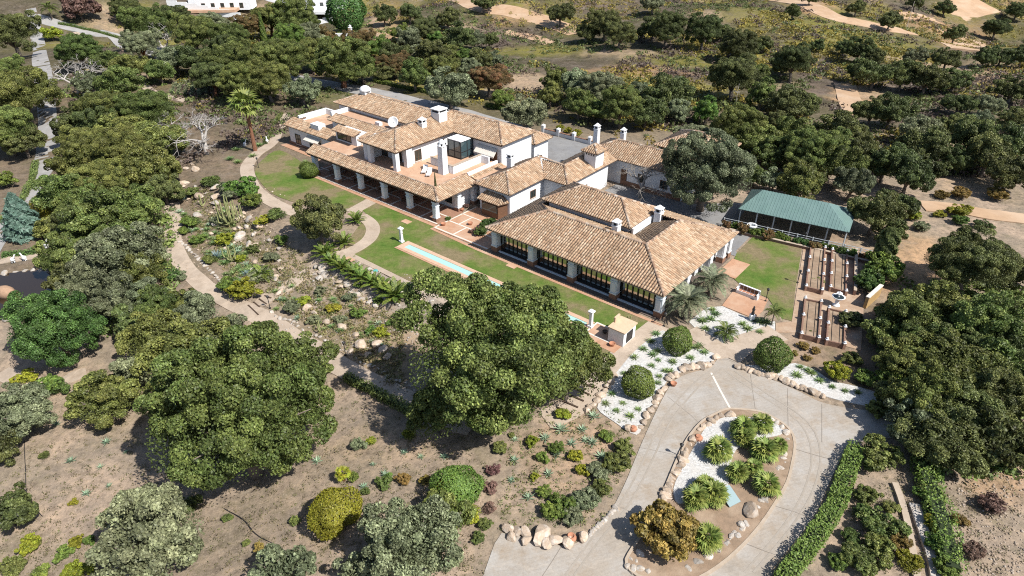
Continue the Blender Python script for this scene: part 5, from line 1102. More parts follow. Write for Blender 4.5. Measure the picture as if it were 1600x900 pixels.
def palm(px, py, wpx, label, kind='feather', mat=None, trunk_h=.5, n=20, cat='palm', name='palm', group=None, lean=0.0, tr=.06, thick=BARK):
    """px, py = foot of the trunk on the ground; wpx = spread of the crown in photograph pixels; trunk_h in frond lengths"""
    x, y, z = P(px, py); L = wpx / 2 * PXM(x, y, z + 1) / .88
    e = empty(name, (x, y, z), random.uniform(0, 6.28)); th = trunk_h * L
    if th > .25: MB().tube([(0, 0, -.15), (.02 * L, 0, th * .5), (0, 0, th)], [tr * L * 1.3, tr * L, tr * L * .95], 8).build('trunk', thick, e)
    else: MB().lathe([(.13 * L, -.1), (.15 * L, .03), (.1 * L, .12 * L), (.02 * L, .16 * L)], 8).build('trunk', thick, e)
    for i in range(n):
        a = i * 2.399963 + random.uniform(-.15, .15); ring = i / n; tilt = rad(62) * (1 - ring) ** 1.3 * random.uniform(.85, 1.1) if kind != 'fan' else 0
        src = FANS if kind == 'fan' else FR_C if kind == 'cycad' else FR_A
        me = random.choice(src); o = obj('frond', me, e); setm(o, mat or L_PALM)
        if kind == 'fan': ry = rad(-58 + 88 * ring)
        elif kind == 'cycad': ry = rad(-52 + 62 * ring)
        else: ry = rad(-48 + 78 * ring)
        o.location = (0, 0, max(th, .1 * L) * .98); o.rotation_euler = (random.uniform(-.15, .15), ry, a); s_ = L * random.uniform(.86, 1.06); o.scale = (s_, s_, s_)
    return reg(e, label, cat, group)
palm(399, 236, 52, 'tall green fan palm beside the upper garden path', 'fan', L_FAN, 2.4, 26, tr=.09, thick=CORK, name='fan_palm')
palm(1070, 497, 72, 'silver-blue feather palm at the pavilion corner', 'feather', L_BUTIA, .75, 34, name='silver_palm', tr=.11); palm(1108, 462, 60, 'silver-green feather palm beside the pavilion wall', 'feather', L_BUTIA, .75, 30, name='silver_palm', tr=.1)
palm(1133, 527, 44, 'low date palm on the upper white gravel bed', 'feather', L_PALM, .35, 20, name='date_palm'); palm(1205, 508, 34, 'small slim date palm at the terrace corner', 'feather', L_PALM, 1.25, 18, name='date_palm', tr=.045)
palm(538, 752, 28, 'small yellowing palm on the bare slope', 'fan', L_LIME, 1.0, 14, tr=.1, thick=CORK, name='fan_palm'); palm(82, 30, 30, 'palm at the upper road junction', 'feather', L_PALM, .9, 18, name='date_palm'); palm(410, 437, 40, 'dark feathery palm in the cactus garden', 'feather', L_CYCAD, .4, 22, name='date_palm')
for px, py, w in [(557, 348, 32), (538, 383, 36), (508, 400, 40), (518, 412, 32), (534, 423, 40), (553, 431, 36), (566, 440, 40), (583, 446, 36), (598, 455, 38), (618, 468, 56)]:
    palm(px, py, w * 1.15, 'dark glossy cycad in the row below the lawn' if py > 395 else 'dark glossy cycad beside the curving path', 'cycad', L_CYCAD, .12, 26, 'cycad', 'cycad', 'cycads')
for px, py, w in [(1158, 676, 40), (1188, 668, 36), (1120, 712, 46), (1192, 712, 44), (1150, 745, 38), (1175, 735, 30), (1195, 765, 44), (1085, 785, 44), (1112, 780, 46), (1100, 765, 36), (1102, 850, 50), (1215, 700, 28), (1160, 690, 34)]:
    palm(px, py + 4, w * 1.05, 'clumping fan palm on the drive island', 'fan', L_FAN, .55, 30, 'palm', 'fan_palm', 'fan palms of the island', tr=.1)
def agave_mesh(name, seed, n, wid, rise=.75):
    r = random.Random(seed); V = []; F = []; T = []
    for i in range(n):
        a = i * 2.4 + r.uniform(-.1, .1); k0 = i / n; el = .25 + 1.05 * k0; L = (1 - .35 * k0) * r.uniform(.85, 1.08); d = Vector((math.cos(a) * math.cos(el), math.sin(a) * math.cos(el), math.sin(el) * rise)); s = Vector((-math.sin(a), math.cos(a), 0)); k = len(V)
        V += [Vector((0, 0, 0)), d * L * .45 + s * wid, d * L + Vector((0, 0, .03)), d * L * .45 - s * wid, d * L * .4 - Vector((0, 0, .03))]; F += [(k, k + 1, k + 2, k + 4), (k, k + 4, k + 2, k + 3)]; c = r.uniform(.75, 1.2); T += [(c, r.uniform(0, 1), c)] * 5
    me = npmesh(name, [tuple(v) for v in V], F, np.array(T)); bm = bmesh.new(); bm.from_mesh(me); bmesh.ops.remove_doubles(bm, verts=bm.verts, dist=1e-5); bm.to_mesh(me); bm.free(); return me
AG = [agave_mesh('agave', 1 + i, 20, .075) for i in range(3)]; SUC = [agave_mesh('succulent', 9 + i, 34, .06, .6) for i in range(3)]; BLA = [agave_mesh('agave', 21, 40, .035, 1.0)]
def rosette(px, py, wpx, kind, label, group, name='agave'):
    x, y, z = P(px, py); r = wpx / 2 * PXM(x, y, z) * 1.55; me = random.choice({'a': AG, 's': SUC, 'b': BLA}[kind]); o = obj(name, me, None, loc=(x, y, z + .05), rz=random.uniform(0, 6.28), scale=(r, r, r * random.uniform(.85, 1.2)))
    setm(o, {'a': L_AGAVE, 's': L_SUCC, 'b': L_BLUEAG}[kind]); return reg(o, label, 'agave' if kind != 's' else 'succulent', group)
for px, py in [(1025, 523), (1017, 535), (1005, 547), (991, 560), (1020, 556), (1027, 550), (1028, 564), (1018, 573), (1051, 567), (1079, 561), (1100, 552), (1092, 541), (1087, 545), (1039, 581), (1047, 582), (1030, 590), (975, 585), (956, 617), (946, 632), (963, 643), (973, 631), (985, 652), (997, 641), (1028, 600)]:
    rosette(px, py, random.uniform(12, 18), 's', 'small green succulent on the white gravel left of the gate', 'succulents on white gravel', 'succulent')
for px, py in [(1118, 492), (1110, 500), (1097, 503), (1160, 508), (1168, 515), (1178, 502), (1187, 504), (1196, 505), (1187, 520), (1113, 485), (1102, 515)]:
    rosette(px, py, random.uniform(13, 22), 's', 'green succulent on the upper white gravel bed', 'succulents on white gravel', 'succulent')
for px, py in [(1250, 575), (1262, 580), (1268, 584), (1245, 588), (1280, 596), (1300, 606), (1320, 612), (1340, 615)]:
    rosette(px, py, random.uniform(13, 20), 's', 'green succulent on the gravel bed right of the gate', 'succulents on white gravel', 'succulent')
for px, py, w in [(876, 672, 26), (852, 687, 20), (910, 673, 18), (893, 694, 18), (926, 693, 20), (927, 652, 20), (804, 721, 18), (857, 742, 17), (826, 779, 19), (805, 688, 12), (799, 752, 15), (861, 798, 18), (940, 715, 22), (870, 712, 16), (915, 690, 16)]:
    rosette(px, py, w, 'a', 'pale agave on the earth bed beside the drive', 'agaves of the drive bed')
for px, py, w in [(89, 664, 14), (167, 692, 16), (112, 721, 15), (158, 731, 12), (120, 613, 13), (136, 772, 15), (171, 760, 11), (198, 707, 9), (496, 722, 18), (632, 683, 15), (632, 708, 14), (602, 743, 17), (569, 762, 15), (695, 715, 15), (583, 727, 10), (658, 715, 12)]:
    rosette(px, py, w, 'a', 'pale agave on the bare lower slope', 'agaves of the lower slope')
rosette(340, 404, 26, 'b', 'large spiky blue agave in the cactus garden', 'agaves of the cactus garden'); rosette(288, 313, 22, 'b', 'blue agave at the head of the garden path', 'agaves of the cactus garden'); rosette(386, 430, 16, 'b', 'small blue agave beside the feathery palm', 'agaves of the cactus garden')
for _ in range(95):
    t = random.random(); cx = 285 + t * 75; cy = 345 + t * 90; px = cx + random.uniform(-8, 75) * (1 - .4 * t); py = cy + random.uniform(-22, 14)
    rosette(px, py, random.uniform(9, 17), random.choice('sssa'), 'succulent in the cactus garden bed', 'succulents of the cactus garden', 'succulent')
for _ in range(40):
    px = random.uniform(430, 600); py = 450 + (px - 430) * .33 + random.uniform(-12, 40); rosette(px, py, random.uniform(8, 16), random.choice('ssa'), 'succulent on the rocky bank garden', 'succulents of the rocky bank', 'succulent')
for px, py in [(478, 255), (383, 222), (395, 245), (370, 235), (405, 228), (390, 208), (372, 255), (360, 250)]: rosette(px, py, 16, 's', 'succulent beside the upper garden path', 'succulents of the upper path', 'succulent')
# candelabra cacti
def cactus(px, py, hpx, label, arms, seed):
    x, y, z = P(px, py); h = hpx * PXM(x, y, z) / .85; e = empty('cactus', (x, y, z), 0); r = random.Random(seed); m_ = M('cactus_skin', (.22, .25, .10), (.30, .30, .14), 4, .8)
    for i in range(arms):
        a = i * 2.4; R = h * .38 * math.sqrt(i / arms); b = Vector((math.cos(a) * R, math.sin(a) * R, 0)); hh = h * r.uniform(.7, 1.05) * (1 - .3 * i / arms)
        MB().tube([(0, 0, 0), tuple(b * .6 + Vector((0, 0, hh * .2))), tuple(b + Vector((0, 0, hh * .45))), tuple(b + Vector((0, 0, hh)))], [.09, .1, .1, .06], 6).build('arm', m_, e)
    return tag(e, label, 'cactus')
cactus(362, 352, 44, 'large pale candelabra cactus in the cactus garden', 22, 1); cactus(316, 322, 16, 'small upright cactus near the head of the garden path', 4, 2); cactus(362, 408, 28, 'yellowish cactus cluster beside the blue agave', 6, 3); cactus(500, 517, 22, 'thin pale cactus on the rocky bank', 3, 4); cactus(984, 508, 16, 'dark slim cactus at the lawn corner by the barbecue', 2, 5); cactus(278, 432, 16, 'pale plume cactus beside the garden path', 5, 6)
# potted slim cypress on the portico corner
x, y = uv(-1.75, 1.6); e = empty('potted_cypress', (x, y, ZT), 0, (1.6, 1.6, 2.6)); setm(obj('foliage', CYP, e), L_DARK); MB().lathe([(.12, 0), (.16, .12), (.14, .13)], 8).build('pot', M('terracotta_pot', (.42, .20, .12), (.36, .165, .10), 4, .85, .1, 9), e); tag(e, 'slim potted cypress at the portico roof corner', 'plant')
# ---- uncountable low scrub, dry tufts
def scrub(name, label, mat, region, count, size, seed, quads=22, leaf=.24, flat=.7, keep=None):
    r = np.random.default_rng(seed); pts = []
    while len(pts) < count:
        x0, y0 = region(r, 400); 
        z0 = hgt(x0, y0); ok = np.ones(len(x0), bool)
        if keep is not None: ok &= keep(x0, y0, r)
        for a, b, c in zip(x0[ok], y0[ok], z0[ok]): pts.append((a, b, c))
    pts = np.array(pts[:count]); sz = r.uniform(*size, count); n = count * quads; k = np.repeat(np.arange(count), quads)
    d = unit(r.normal(size=(n, 3))); d[:, 2] = np.abs(d[:, 2]); C = pts[k] + d * (sz[k] * r.uniform(.45, 1.0, n))[:, None] * np.array([1, 1, flat]); N = unit(d + r.normal(size=(n, 3)) * .6)
    V, F = leaf_quads(C, N, leaf * (sz[k] ** .5) * r.uniform(.6, 1.3, n), r); t = r.uniform(.65, 1.3, count)[k] * r.uniform(.8, 1.2, n); o = obj(name, npmesh(name, V, F, np.stack([t, np.clip(r.uniform(0, 1, count)[k], 0, 1), t], 1).repeat(4, 0)), None, mat)
    return tag(o, label, 'scrub', kind='stuff')
def in_view(r, n, ylo=105, yhi=400):
    y = ylo + (yhi - ylo) * r.random(n) ** 1.25; return r.uniform(-.8, .82, n) * (y * cp + 25), y
WX = np.array([p[0] for p in PLACED]); WY = np.array([p[1] for p in PLACED])
TRK = [(P(*p)[:2], w) for p, w in [((740, 6), 8), ((800, 18), 8), ((860, 36), 8), ((1265, 8), 8), ((1300, 26), 8), ((1345, 36), 8), ((1400, 46), 9), ((1460, 60), 9), ((1510, 78), 9), ((1450, 28), 8), ((1500, 36), 8), ((1510, 12), 14), ((1495, 68), 13), ((1490, 326), 6), ((1540, 335), 6), ((1600, 342), 6), ((590, 40), 9), ((640, 50), 8), ((820, 130), 8), ((1340, 150), 10), ((1500, 215), 6), ((1400, 400), 12), ((1470, 400), 10)]]
def wild(x, y, r):
    u = (x - OX) * UX + (y - OY) * UY; v = (x - OX) * VX + (y - OY) * VY
    ok = ~((u > -52) & (u < 52) & (v < 47)); ok &= ~((u > -100) & (u < 20) & (v > 44) & (v < 58) & (r.random(len(x)) < .9)); ok &= (x > -.45 * y - 8) | (r.random(len(x)) < .25)
    w = y * cp - (hgt(x, y) - HC) * sp; px = 800 + FPX * x / w; py = 450 - FPX * (y * sp + (hgt(x, y) - HC) * cp) / w
    ok &= ~((px < 105) & (py > 20)); ok &= ~((px < 560) & (py < 40)); ok &= ~((px > 1130) & (px < 1400) & (py > 285) & (py < 560))
    for (c, rr) in TRK: ok &= np.hypot(x - c[0], y - c[1]) > rr
    for a, b in zip(rl[:-1], rl[1:]): ok &= np.hypot(x - (a[0] + b[0]) / 2, y - (a[1] + b[1]) / 2) > 5
    return ok
scrub('fern_scrub', 'yellow-green fern scrub over the hillside behind', LEAF('fern_leaf', (.185, .18, .032), (.255, .225, .045)), in_view, 4600, (.7, 2.0), 1, keep=lambda x, y, r: wild(x, y, r) & (wob(x, y, .045, 4.0) + r.normal(0, .12, len(x)) > .1))
scrub('dry_scrub', 'purple-brown dry scrub over the hillside behind', LEAF('dry_scrub_twig', (.105, .080, .066), (.145, .11, .085)), in_view, 4000, (.7, 2.1), 2, keep=lambda x, y, r: wild(x, y, r) & (wob(x, y, .06, 1.0) + r.normal(0, .12, len(x)) > .1))
scrub('green_scrub', 'dark green low scrub among the hillside oaks', L_DARK, in_view, 4600, (.6, 2.1), 3, keep=lambda x, y, r: wild(x, y, r) & (wob(x, y, .075, 6.0) + r.normal(0, .2, len(x)) > .0))
def slope_area(r, n):
    px = r.uniform(0, 760, n); py = r.uniform(590, 900, n); q = [P(a, b) for a, b in zip(px, py)]; return np.array([p[0] for p in q]), np.array([p[1] for p in q])
scrub('dry_tufts', 'dry weeds and leaf litter over the bare lower slope', LEAF('dry_weed', (.20, .16, .085), (.15, .16, .06)), slope_area, 2400, (.12, .48), 4, 12, .105, .6)
def bank_area(r, n):
    t = r.random(n); px = 300 + 330 * t; py = 330 + 225 * t + r.uniform(-50, 55, n); q = [P(a, b) for a, b in zip(px, py)]; return np.array([p[0] for p in q]), np.array([p[1] for p in q])
scrub('garden_groundcover', 'low mixed ground cover in the cactus and bank gardens', LEAF('groundcover_leaf', (.12, .14, .05), (.22, .18, .085)), bank_area, 1500, (.15, .7), 5, 20, .16, .7, keep=lambda x, y, r: ((x - OX) * VX + (y - OY) * VY < -16.0) | ((x - OX) * UX + (y - OY) * UY < -30))
def bed_area(r, n):
    px = r.uniform(780, 980, n); py = r.uniform(640, 830, n); ok = px < 1005 - (py - 660) * .42; px = px[ok]; py = py[ok]; q = [P(a, b) for a, b in zip(px, py)]; return np.array([p[0] for p in q]), np.array([p[1] for p in q])
scrub('bed_weeds', 'small weeds on the earth bed beside the drive', LEAF('bed_weed', (.12, .15, .045), (.20, .18, .07)), bed_area, 420, (.12, .45), 6, 16, .12, .7)
def right_area(r, n):
    px = r.uniform(1310, 1600, n); py = r.uniform(690, 900, n); ok = px > 1345 - (py - 700) * .5; px = px[ok]; py = py[ok]; q = [P(a, b) for a, b in zip(px, py)]; return np.array([p[0] for p in q]), np.array([p[1] for p in q])
scrub('bank_weeds', 'dry weeds on the stony bank at lower right', MATS['dry_weed'], right_area, 420, (.12, .5), 8, 14, .10, .7)

def wood_area(r, n):
    k = r.integers(3, size=n); px = np.where(k == 0, r.uniform(90, 270, n), np.where(k == 1, r.uniform(200, 800, n), r.uniform(1360, 1600, n))); py = np.where(k == 0, r.uniform(110, 520, n), np.where(k == 1, r.uniform(30, 130, n), r.uniform(440, 740, n)))
    ok = ~((k == 1) & (py > 62 + (px - 200) * .17) | (k == 2) & (px < 1380 + np.abs(py - 560) * .3)); px = px[ok]; py = py[ok]; q = [P(a, b) for a, b in zip(px, py)]; x = np.array([p[0] for p in q]); y = np.array([p[1] for p in q])
    ok = np.ones(len(x), bool)
    for a, b in zip(rl[:-1], rl[1:]): ok &= np.hypot(x - (a[0] + b[0]) / 2, y - (a[1] + b[1]) / 2) > 4.6
    return x[ok], y[ok]
scrub('undergrowth', 'dark shrubby undergrowth beneath the oak woods', L_OAK, wood_area, 1100, (.5, 1.6), 14, 40, .22, .8)
# ------------------------------------------------------------------ garden objects
POT = MATS['terracotta_pot']
STONE = M('tan_boulder', (.40, .315, .235), (.29, .22, .165), 1.6, .95, .7, 5, c3=(.46, .40, .34), scale3=1.2, var=.22)
STONEG = M('grey_boulder', (.42, .39, .355), (.31, .285, .26), 1.6, .95, .7, 5, c3=(.34, .27, .20), scale3=1.2, var=.2)
def rock_mesh(seed):
    r = random.Random(seed); bm = bmesh.new(); bmesh.ops.create_icosphere(bm, subdivisions=2, radius=1.0); ax = [Vector((r.uniform(-1, 1), r.uniform(-1, 1), r.uniform(-1, 1))).normalized() for _ in range(7)]; cut = [r.uniform(.45, .8) for _ in range(7)]
    for v in bm.verts:
        p = v.co.copy()
        for a, c in zip(ax, cut):
            k = p.dot(a)
            if k > c: p -= a * (k - c) * .85
        v.co = p * (1 + r.uniform(-.06, .06)); v.co.z *= .78
    me = bpy.data.meshes.new('boulder'); bm.to_mesh(me); bm.free(); return me
ROCKS = [rock_mesh(i) for i in range(8)]
def rock(px, py, wpx, label, group, mat=STONE, xy=None, sink=.3, name='boulder'):
    x, y, z = P(px, py) if xy is None else (*xy, H1(*xy)); r = wpx / 2 * PXM(x, y, z) * 1.2 if xy is None else wpx
    o = obj(name, random.choice(ROCKS), None, loc=(x, y, z + r * sink), scale=(r * random.uniform(.95, 1.35), r * random.uniform(.8, 1.05), r * random.uniform(.7, 1.0)))
    o.rotation_euler = (random.uniform(-.3, .3), random.uniform(-.3, .3), random.uniform(0, 6.28)); setm(o, mat); return reg(o, label, 'boulder', group)
def zr(ox, oy, s, pts): return [(ox + a / s, oy + b / s) for a, b in pts]
for p in zr(900, 440, 3.63, [(605, 502), (632, 492), (660, 490), (685, 487), (715, 486), (745, 478), (772, 462), (792, 435), (565, 535), (540, 548), (525, 560), (497, 615), (480, 640), (462, 668), (450, 690), (440, 715), (425, 735), (402, 768), (385, 800), (365, 830), (330, 842), (300, 835)]):
    rock(*p, random.uniform(9, 17), 'tan boulder edging the gravel bed left of the drive', 'boulders edging the drive beds')
for p in zr(900, 440, 3.63, [(212, 540), (195, 570), (180, 600), (160, 630), (140, 650), (118, 680), (98, 702), (75, 715), (60, 735)]): rock(*p, random.uniform(10, 16), 'tan boulder on the bed edge beside the path steps', 'boulders edging the drive beds')
for p in zr(900, 440, 3.63, [(922, 485), (945, 492), (968, 500), (990, 512), (1012, 518), (1035, 524), (1058, 532), (1080, 540), (1105, 545), (1130, 552), (1165, 558), (1195, 572), (1222, 585), (1250, 596), (1280, 606), (1310, 618), (1340, 632), (1365, 642), (1395, 655)]):
    rock(*p, random.uniform(9, 16), 'boulder edging the bed right of the drive gate', 'boulders edging the drive beds')
for p in zr(960, 600, 3.63, [(665, 178), (640, 182), (605, 188), (575, 200), (548, 215), (530, 238), (505, 248), (485, 268), (455, 320), (430, 352), (405, 385), (398, 410), (385, 440), (372, 470), (362, 500), (345, 515), (332, 540), (318, 560), (310, 585), (300, 610), (290, 640), (275, 655)]): rock(*p, random.uniform(9, 18), 'tan boulder on the left rim of the drive island', 'boulders of the island')
for p in zr(960, 600, 3.63, [(885, 210), (920, 225), (950, 255), (972, 285), (985, 320), (965, 405), (958, 430), (968, 450), (940, 480), (925, 495), (900, 605), (880, 625), (865, 650), (850, 668), (830, 668), (812, 700), (760, 745), (735, 775), (745, 800), (715, 800), (700, 825), (725, 825), (680, 845), (690, 865), (665, 870), (650, 890), (640, 905)]): rock(*p, random.uniform(7, 13), 'boulder on the right rim of the drive island', 'boulders of the island', STONEG)
rock(1172, 800, 28, 'big flat tan boulder on the right of the drive island', None)
for p in [(980, 886), (990, 892), (985, 875), (1000, 890), (995, 878), (1012, 896), (1000, 868), (1075, 890), (1090, 880), (1105, 870), (1120, 862), (1135, 850)]: rock(*p, random.uniform(9, 16), 'boulder at the lower tip of the drive island', 'boulders of the island', STONEG)
# bed-side stone retaining wall: block stones
for i, (px, py, w) in enumerate([(793, 829, 20), (806, 833, 17), (821, 836, 18), (845, 840, 30), (868, 847, 24), (887, 850, 20), (911, 842, 18), (800, 842, 16), (824, 846, 18), (856, 853, 20)]):
    rock(px, py, w, 'stone block of the retaining wall above the parking pad', 'stones of the retaining wall', STONE, sink=.45, name='stone_block')
for i in range(12):
    t = i / 11; rock(962 - 40 * t, 795 + 40 * t, random.uniform(7, 11), 'kerb stone along the left edge of the drive', 'kerb stones of the drive', STONEG, sink=.15)
# rocky bank under the cycads
bk = random.Random(4); n = 0
while n < 140:
    u = bk.uniform(-5, 23); v = bk.uniform(-19.6, -15.4); rock(0, 0, bk.choice([.2, .26, .34, .45, .6]) * bk.uniform(.8, 1.2), ('pale' if n % 3 else 'tan') + ' rock on the ' + ('upper' if v > -17.4 else 'lower') + ' bank below the cycad row', 'rocks of the bank', STONEG if n % 3 else STONE, xy=uv(u, v)); n += 1
for i in range(34):
    t = i / 33; px = 424 + 230 * t; py = 488 + 125 * t + 3 * math.sin(i); rock(px, py, bk.uniform(5, 8), 'small pale edging stone along the lower path', 'edging stones of the lower path', STONEG, sink=.15, name='edging_stone')
for px, py, w in [(565, 541, 20), (547, 552, 13), (590, 540, 16), (598, 548, 14), (490, 490, 12), (510, 505, 12), (480, 482, 14), (535, 512, 12), (555, 525, 12), (575, 556, 10), (605, 560, 14)]: rock(px, py, w, 'rock lying on the lower bank garden', 'rocks of the lower bank garden')
for _ in range(90):
    px = bk.uniform(285, 440); py = 275 + (px - 285) * .75 + bk.uniform(-35, 70); rock(px, py, bk.choice([5, 6, 8, 10, 13]), 'tan rock in the cactus garden', 'rocks of the cactus garden', STONE if bk.random() < .6 else STONEG)
for i in range(22):
    t = i / 21; px = 270 + 75 * t; py = 385 + 75 * t ** 1.1 - 4; rock(px + 12, py - 2, bk.uniform(5, 8), 'edging stone along the cactus garden path', 'edging stones of the cactus garden path', STONEG, sink=.15, name='edging_stone')
# steps in the garden paths
for i in range(5):
    a = P(388 + i * 8.5, 478 - i * 5); b = P(404 + i * 6.5, 493 - i * 8.5); d = .07
    mb = MB(); L = math.hypot(b[0] - a[0], b[1] - a[1]); mb.box(0, L, -.09, .09, -.1, .16); o = mb.build('step_edge', WOOD, None, loc=a, rz=math.atan2(b[1] - a[1], b[0] - a[0])); reg(o, 'dark timber step edge on the garden stair', 'step', 'timber step edges')
for i in range(5):
    a = P(906 - i * 9, 598 + i * 10); b = P(930 - i * 9, 608 + i * 10); L = math.hypot(b[0] - a[0], b[1] - a[1]); o = MB().box(0, L, -.09, .09, -.1, .17).build('step_edge', WOOD, None, loc=a, rz=math.atan2(b[1] - a[1], b[0] - a[0])); reg(o, 'dark timber step edge on the path by the huge oak', 'step', 'timber step edges')
# lamps
def lamp(px, py, label, h=1.5):
    x, y, z = P(px, py); e = empty('garden_lamp', (x, y, z)); MB().tube([(0, 0, -.1), (0, 0, h)], .045, 6).cbox(0, 0, 0, .12, .22, .22).build('post', FRAMEM, e); MB().lathe([(.1, h), (.17, h + .22), (.19, h + .26), (.05, h + .4), (.01, h + .43)], 8).build('lantern', FRAMEM, e); MB().lathe([(.085, h + .02), (.14, h + .2)], 8).build('glass', glass_mat('lamp_glass_%d' % len(MATS), (.5, .5, .48), .2), e); return tag(e, label, 'lamp')
lamp(1246, 442, 'dark garden lamp at the right lawn edge by the raised beds'); lamp(1255, 382, 'dark garden lamp at the far corner of the right lawn'); lamp(1196, 471, 'dark garden lamp beside the white bench'); lamp(1062, 713, 'dark lamp on the left rim of the drive island', 1.2); lamp(422, 482, 'dark lamp at the top of the garden stair'); lamp(404, 262, 'dark lamp beside the curved path'); lamp(540, 555, 'dark lamp at the lower path edge'); lamp(1037, 510, 'dark lamp at the pavilion corner column'); lamp(402, 302, 'dark lamp at the lower bend of the curved path')
# pots
def pot(px, py, w, label, kind=0, mat=None):
    x, y, z = P(px, py); r = w / 2 * PXM(x, y, z); pr = [[(.55, 0), (.8, .3), (1, .75), (.95, 1.15), (.62, 1.4), (.7, 1.55), (.6, 1.56), (.5, 1.3)], [(.5, 0), (.95, .35), (1.05, .8), (.8, 1.2), (.55, 1.3), (.62, 1.4), (.5, 1.38)], [(.6, 0), (.8, .6), (1, 1.1), (1.05, 1.2), (.92, 1.2), (.8, .9)]][kind]
    e = empty('terracotta_pot', (x, y, z + .02), random.uniform(0, 6), r); MB().lathe(pr, 14).build('body', mat or POT, e, True); MB().lathe([(pr[-1][0] * .97, pr[-1][1] - .02), (.02, pr[-1][1] - .04)], 12).build('soil', DIRTBED, e); return tag(e, label, 'pot')
pot(892, 845, 17, 'terracotta urn on the retaining wall above the parking pad'); pot(1090, 688, 14, 'round terracotta jar on the drive island rim', 1); pot(1052, 603, 10, 'small terracotta pot at the gravel bed edge', 2); pot(956, 541, 10, 'terracotta bowl beside the barbecue', 2); pot(989, 673, 12, 'terracotta jar at the lower corner of the gravel bed', 1); pot(945, 521, 8, 'dark pot on the tiled square by the channel', 2, WOOD); pot(693, 353, 8, 'terracotta pot at the patio corner', 2); pot(735, 352, 8, 'terracotta pot beside the patio shrubs', 2); pot(722, 330, 7, 'terracotta pot by the link wing bay', 2)
for px, py, l in [(737, 362, 'purple flowering plant at the patio edge'), (729, 322, 'purple flowering plant by the bay window'), (745, 358, 'dark pink flowering plant beside the patio shrubs')]: shrub(px, py, 10, 'purple', l)
# raised beds
def quad_box(mb, a, b, w, h, z0=0):
    d = Vector((b[0] - a[0], b[1] - a[1])); L = d.length; d /= L; n_ = Vector((-d.y, d.x)) * w / 2; A = Vector(a[:2]); B = Vector(b[:2]); mb.prism([tuple(A + n_), tuple(A - n_), tuple(B - n_), tuple(B + n_)], z0, z0 + h)
RB = M('bed_brick', (.24, .145, .105), (.17, .10, .075), 5, .9, .3, 12)
BEDS = [([(1268, 381), (1289.5, 386), (1285, 452), (1260, 446)], 'raised brick bed at the far left of the kitchen garden, partly planted'), ([(1301, 389), (1324, 392.5), (1322.5, 454), (1298, 447)], 'raised brick bed at the far right of the kitchen garden'), ([(1258.7, 465), (1283.5, 470), (1279.7, 526.5), (1252.7, 520)], 'raised brick bed at the near left, beside the fountain'), ([(1296, 480), (1321.7, 486), (1320, 536), (1292.5, 530)], 'raised brick bed at the near right, striped by shadow')]
for bi, (c, l) in enumerate(BEDS):
    q = [P(a, b, .75) for a, b in c]; o0 = q[0]; e = empty('raised_bed', (o0[0], o0[1], 0)); L = [(p[0] - o0[0], p[1] - o0[1]) for p in q]
    for i in range(4):
        a, b = L[i], L[(i + 1) % 4]; mb = MB(); quad_box(mb, a, b, .17, .62 - .001 * i); mb.build('side_wall', RB, e)
    MB().prism(L, 0, .42).build('soil', DIRTBED, e)
    spots = list(L) + [tuple((Vector(L[1]).lerp(Vector(L[2]), t))) for t in ((.5,) if bi > 1 else (.33, .66))] + [tuple((Vector(L[3]).lerp(Vector(L[0]), t))) for t in ((.5,) if bi > 1 else (.33, .66))]
    for p in spots:
        po = MB().cbox(p[0], p[1], 0, .72, .3, .3).build('post', RB, e); MB().cbox(p[0], p[1], .721, .79, .32, .32).lathe([(.07, .79), (.13, .88), (.12, .96), (.02, 1.03)], 8, p).build('finial', WHITE, po)
    for k in (1, 4):
        a = Vector(L[0]).lerp(Vector(L[1]), .12 + .15 * k); b = Vector(L[3]).lerp(Vector(L[2]), .12 + .15 * k); MB().tube([(a.x, a.y, .45), (a.lerp(b, .5).x + random.uniform(-.1, .1), a.lerp(b, .5).y, .46), (b.x, b.y, .45)], .025, 4).build('drip_line', FRAMEM, e)
    tag(e, l, 'raised bed', 'raised beds of the kitchen garden')
shrub(1275, 437, 22, 'oak', 'low crop patch in the far left raised bed', flat=.4); shrub(1268, 522, 24, 'dark', 'low weeds in the near left raised bed', flat=.4)
# fountain
x, y, z = P(1306, 478); e = empty('fountain', (x, y, .05), 0, .95)
MB().lathe([(.45, 0), (.45, .12), (.3, .16), (.2, .35), (.26, .62), (.17, .8), (.22, .98)], 16).build('pedestal', WHITE, e, True); MB().lathe([(.2, .98), (.55, 1.08), (.75, 1.28), (.78, 1.36), (.7, 1.36), (.5, 1.2), (.1, 1.14)], 20).build('bowl', WHITE, e, True); MB().lathe([(.12, 1.14), (.08, 1.4), (.11, 1.6), (.3, 1.72), (.36, 1.84), (.3, 1.83), (.06, 1.74)], 16).build('upper_bowl', WHITE, e, True); MB().lathe([(.07, 1.74), (.1, 1.9), (.04, 2.05), (.01, 2.1)], 10).build('finial', WHITE, e, True); MB().lathe([(.68, 1.30), (.02, 1.301)], 18).build('water', GLASS, e)
tag(e, 'white two-tier stone fountain among the raised beds', 'fountain')
